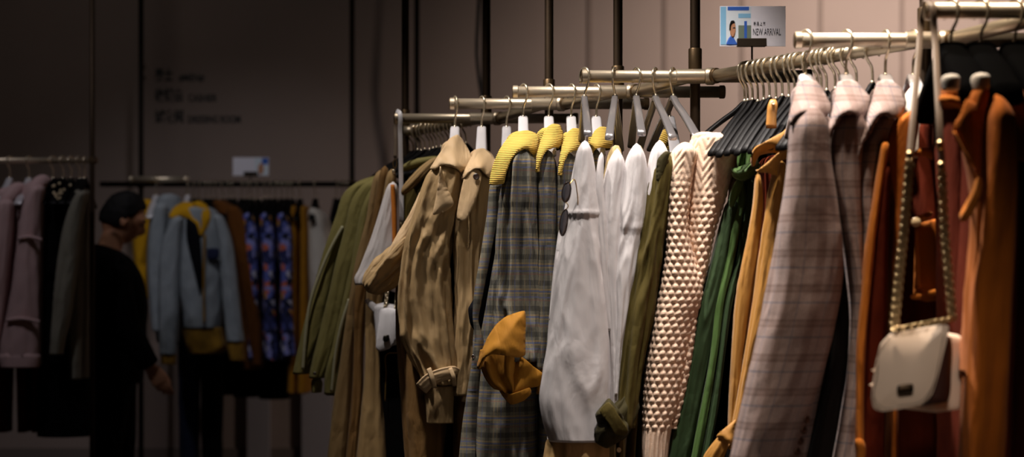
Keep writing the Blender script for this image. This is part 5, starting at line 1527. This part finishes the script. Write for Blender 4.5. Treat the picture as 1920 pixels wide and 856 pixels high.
def hl(pts, nth=24, n=None, dome0=0.0, dome1=0.0, fold=None, p=2.0):
    """A limb of the body: pts (forward, left, up, radius forward, radius sideways)."""
    K = []
    for f, l, z, ra, rb in pts:
        q = H(f, l, z)
        K.append([*q, ra, rb])
    K = np.array(K)
    Ln = np.sum(np.linalg.norm(np.diff(K[:, :3], axis=0), axis=1))
    S = smooth_rows(K, n or int(max(8, Ln / .012)))
    C = S[:, :3]
    T = np.gradient(C, axis=0)
    T /= np.linalg.norm(T, axis=1, keepdims=True) + 1e-9
    A = np.zeros_like(C); B = np.zeros_like(C)
    for i in range(len(C)):
        ref = fw if abs(np.dot(T[i], fw)) < .8 else np.array([0, 0, 1.0])
        a = ref - T[i] * np.dot(ref, T[i]); a /= np.linalg.norm(a)
        A[i] = a * S[i, 3]
        B[i] = np.cross(T[i], a) * S[i, 4]
    v, f, u = grid_rings(C, A, B, nth, fold, p, dome0=dome0, dome1=dome1, inset=False, xk=1.0)
    return v, f


HC = np.array([.045, 0, 1.560])                 # head centre (f, l, z), head bowed
TILT = R_(22)


def head_pt(f, l, u):
    c, s = math.cos(TILT), math.sin(TILT)
    return H(HC[0] + f * c + u * s * 1.0, HC[1] + l, HC[2] + u * c - f * s)


def blob(fn, nu=40, nv=28):
    V, Fc = [], []
    for i in range(nv + 1):
        ph = -PI / 2 + PI * i / nv
        for j in range(nu):
            th = 2 * PI * j / nu
            V.append(fn(math.cos(ph) * math.cos(th), math.cos(ph) * math.sin(th), math.sin(ph)))
    for i in range(nv):
        for j in range(nu):
            k = (j + 1) % nu
            Fc.append((i * nu + j, i * nu + k, (i + 1) * nu + k, (i + 1) * nu + j))
    return V, Fc


def g(x, s):
    return math.exp(-(x / s) ** 2)


def head_fn(x, y, z):
    f, l, u = x * .098, y * .076, z * .118
    if u < 0:                                   # narrower jaw
        l *= 1 + .32 * z
        f *= 1 - .10 * (-z) if x < 0 else 1.0
    fr = max(0.0, x)
    f += .024 * fr * g(l, .011) * g(u + .018, .024)          # nose
    f += .007 * fr * g(l, .014) * g(u + .036, .012)
    f += .007 * fr * g(u - .022, .012)                        # brow
    f -= .010 * fr * (g(l - .031, .014) + g(l + .031, .014)) * g(u - .002, .012)   # eye sockets
    f += .006 * fr * g(l, .026) * g(u + .062, .007)           # lips
    f -= .004 * fr * g(l, .026) * g(u + .069, .004)
    f += .012 * fr * g(l, .024) * g(u + .096, .018)           # chin
    return head_pt(f, l, u)


person = thing('person', 'person in black sweater and trousers with head bowed, standing behind the left pole', 'person', PB)
shells = [blob(head_fn, 110, 84)]
for s in (-1, 1):
    shells.append(blob(lambda x, y, z: head_pt(-.004 + x * .017, s * (.072 + .008 * abs(x)) + y * .009, -.010 + z * .031), 16, 12))
shells.append(hl([(-.030, 0, 1.36, .062, .066), (-.018, 0, 1.42, .056, .056), (.012, 0, 1.50, .054, .052), (.03, 0, 1.56, .05, .05)]))
# trunk
shells.append(hl([(.0, 0, .86, .105, .155), (.0, 0, .95, .112, .165), (.012, 0, 1.08, .105, .148), (.010, 0, 1.20, .118, .165), (-.012, 0, 1.31, .108, .175), (-.03, 0, 1.38, .075, .12), (-.03, 0, 1.42, .058, .07)], nth=36, dome0=.02, dome1=.02))
arms = {1: [(-.02, .19, 1.345, .052, .050), (-.045, .215, 1.23, .047, .044), (-.06, .225, 1.09, .040, .038), (-.05, .22, .98, .036, .034), (-.03, .21, .87, .027, .023)],
        -1: [(-.02, -.19, 1.345, .052, .050), (-.005, -.215, 1.23, .047, .044), (.02, -.225, 1.10, .040, .038), (.075, -.225, .98, .036, .034), (.135, -.215, .875, .027, .022)]}
for s, a in arms.items():
    shells.append(hl(a, dome0=.05))
    w = np.array(a[-1][:3])
    dn = np.array(a[-1][:3]) - np.array(a[-2][:3])
    dn /= np.linalg.norm(dn)
    # palm, then four fingers and a thumb, slightly curled forwards
    palm = [tuple(w - dn * .01) + (.026, .019), tuple(w + dn * .025 + np.array([.006, 0, 0])) + (.036, .015), tuple(w + dn * .06 + np.array([.010, 0, 0])) + (.041, .014), tuple(w + dn * .09 + np.array([.010, 0, 0])) + (.038, .012)]
    shells.append(hl(palm, nth=20, n=14, dome1=.012))
    base = w + dn * .080 + np.array([.010, 0, 0])
    curl = np.array([0, -s * .35, 0])            # palms face the thighs
    for i, (off, ln) in enumerate(((.030, .070), (.010, .079), (-.011, .074), (-.030, .058))):
        b0 = base + np.array([off, 0, off * -.1])
        p1 = b0 + dn * ln * .45 + curl * ln * .15
        p2 = p1 + (dn * .8 + curl * .9) * ln * .32
        p3 = p2 + (dn * .45 + curl * 1.5) * ln * .26
        shells.append(hl([tuple(b0 - dn * .015) + (.0095, .0095), tuple(b0 + dn * ln * .2) + (.0092, .0092), tuple(p1) + (.0086, .0086), tuple(p2) + (.0080, .0080), tuple(p3) + (.0070, .0070)], nth=12, n=16, dome1=.006))
    t0 = w + dn * .022 + np.array([.028, -s * .004, 0])
    shells.append(hl([tuple(t0 - np.array([.012, 0, 0])) + (.012, .011), tuple(t0 + dn * .022 + np.array([.016, -s * .006, 0])) + (.0115, .011), tuple(t0 + dn * .050 + np.array([.022, -s * .012, 0])) + (.0100, .0095), tuple(t0 + dn * .072 + np.array([.019, -s * .018, 0])) + (.008, .008)], nth=14, n=14, dome1=.008))
legs = {1: [(.02, .085, .90, .088, .082), (.03, .095, .70, .076, .072), (.045, .105, .50, .056, .054), (.03, .11, .32, .054, .050), (.0, .115, .12, .037, .036), (.0, .115, .06, .040, .036)],
        -1: [(-.01, -.085, .90, .088, .082), (-.035, -.095, .70, .076, .072), (-.045, -.105, .50, .056, .054), (-.07, -.11, .32, .054, .050), (-.105, -.115, .12, .037, .036), (-.105, -.115, .06, .040, .036)]}
for s, a in legs.items():
    shells.append(hl(a, nth=28, dome0=.06))
    f0, l0 = a[-1][0], a[-1][1]
    shells.append(hl([(f0 - .05, l0, .045, .032, .032), (f0, l0, .055, .040, .038), (f0 + .08, l0 + s * .006, .038, .030, .042), (f0 + .15, l0 + s * .010, .028, .020, .040), (f0 + .185, l0 + s * .010, .024, .014, .028)], nth=20, dome0=.02, dome1=.03))
body = multi('body', shells, M['skin'], person)
body.data.polygons.foreach_set('use_smooth', [True] * len(body.data.polygons))
rm = body.modifiers.new('one_skin', 'REMESH')
rm.mode = 'VOXEL'
rm.voxel_size = .0042
rm.use_smooth_shade = True
sm = body.modifiers.new('soften', 'SMOOTH')
sm.factor = .5
sm.iterations = 3


def wear(name, shells_, mat, fold=None):
    o = multi(name, shells_, M[mat], person)
    o.data.polygons.foreach_set('use_smooth', [True] * len(o.data.polygons))
    m = o.modifiers.new('one_cloth', 'REMESH')
    m.mode = 'VOXEL'
    m.voxel_size = .007
    m.use_smooth_shade = True
    q = o.modifiers.new('soften', 'SMOOTH')
    q.factor = .5
    q.iterations = 4
    return o


ff = folds(501, .006, (3, 5), .006)
sw = [hl([(.0, 0, .80, .135, .182), (.0, 0, .88, .138, .190), (.014, 0, 1.02, .132, .176), (.012, 0, 1.18, .138, .182), (-.012, 0, 1.31, .126, .190), (-.03, 0, 1.385, .085, .135), (-.026, 0, 1.425, .072, .078), (-.022, 0, 1.435, .071, .075)], nth=48, dome1=.004, fold=ff)]
for s, a in arms.items():
    sw.append(hl([(f, l, z, ra + .016, rb + .016) for f, l, z, ra, rb in a[:-1]] + [(a[-1][0] - .004, a[-1][1], a[-1][2] + .012, .044, .040)], nth=28, dome0=.05, fold=folds(503 + s, .006, (2, 3), .006)))
wear('sweater', sw, 'black')
tr = [hl([(.0, 0, .83, .118, .172), (.0, 0, .90, .125, .178), (.0, 0, .97, .120, .170)], nth=40)]
for s, a in legs.items():
    tr.append(hl([(f, l, z, ra + .014, rb + .014) for f, l, z, ra, rb in a[:-1]], nth=32, dome0=.05, fold=folds(507 + s, .005, (2, 3), .006)))
wear('trousers', tr, 'black')
for s, a in legs.items():
    f0, l0 = a[-1][0], a[-1][1]
    v, f = hl([(f0 - .07, l0, .050, .045, .042), (f0 - .01, l0, .062, .055, .047), (f0 + .08, l0 + s * .006, .046, .042, .050), (f0 + .16, l0 + s * .010, .034, .030, .047), (f0 + .21, l0 + s * .010, .028, .022, .032)], nth=24, dome0=.03, dome1=.04)
    v[:, 2] = np.maximum(v[:, 2], .002)
    o = multi('shoe', [(v, f)], M['black'], person)
    o.data.polygons.foreach_set('use_smooth', [True] * len(o.data.polygons))


def hair_fn(x, y, z):
    zmin = float(np.interp(x, [-1, -.25, -.02, .10, .22, .40, .60, 1.0], [-.50, -.52, -.42, .02, -.02, .30, .52, .58]))
    t = min(1.0, max(0.0, (z - zmin) / .16))
    t = t * t * (3 - 2 * t)
    n = float(perlin(np.array(x * 4.0 + 3), np.array(y * 4.0), np.array(z * 5.0 + 7))) * .035
    k = .90 + t * (.20 + .05 * max(0, z) + n)
    f, l, u = x * .098 * k, y * .076 * k, z * .118 * k
    if z < 0:
        l *= 1 + .12 * z
    return head_pt(f, l, u)


o = multi('hair', [blob(hair_fn, 90, 70)], M['hair'], person)
o.data.polygons.foreach_set('use_smooth', [True] * len(o.data.polygons))


def dirpt(az, z):
    c = math.sqrt(max(0, 1 - z * z))
    return np.array(head_fn(c * math.cos(az), c * math.sin(az), z))


for s in (-1, 1):
    tube('eyebrow', [dirpt(s * q, zz) + fw * .001 for q, zz in ((.16, .20), (.30, .24), (.46, .24), (.60, .19))], [.0025, .0036, .0034, .002], M['hair'], person, 8)
    e = np.array(head_pt(.078, s * .031, .002))
    o = multi('eye', [blob(lambda x, y, z: e + np.array([x, y, z]) * .0115, 18, 12)], M['horn'], person)
    o.data.polygons.foreach_set('use_smooth', [True] * len(o.data.polygons))
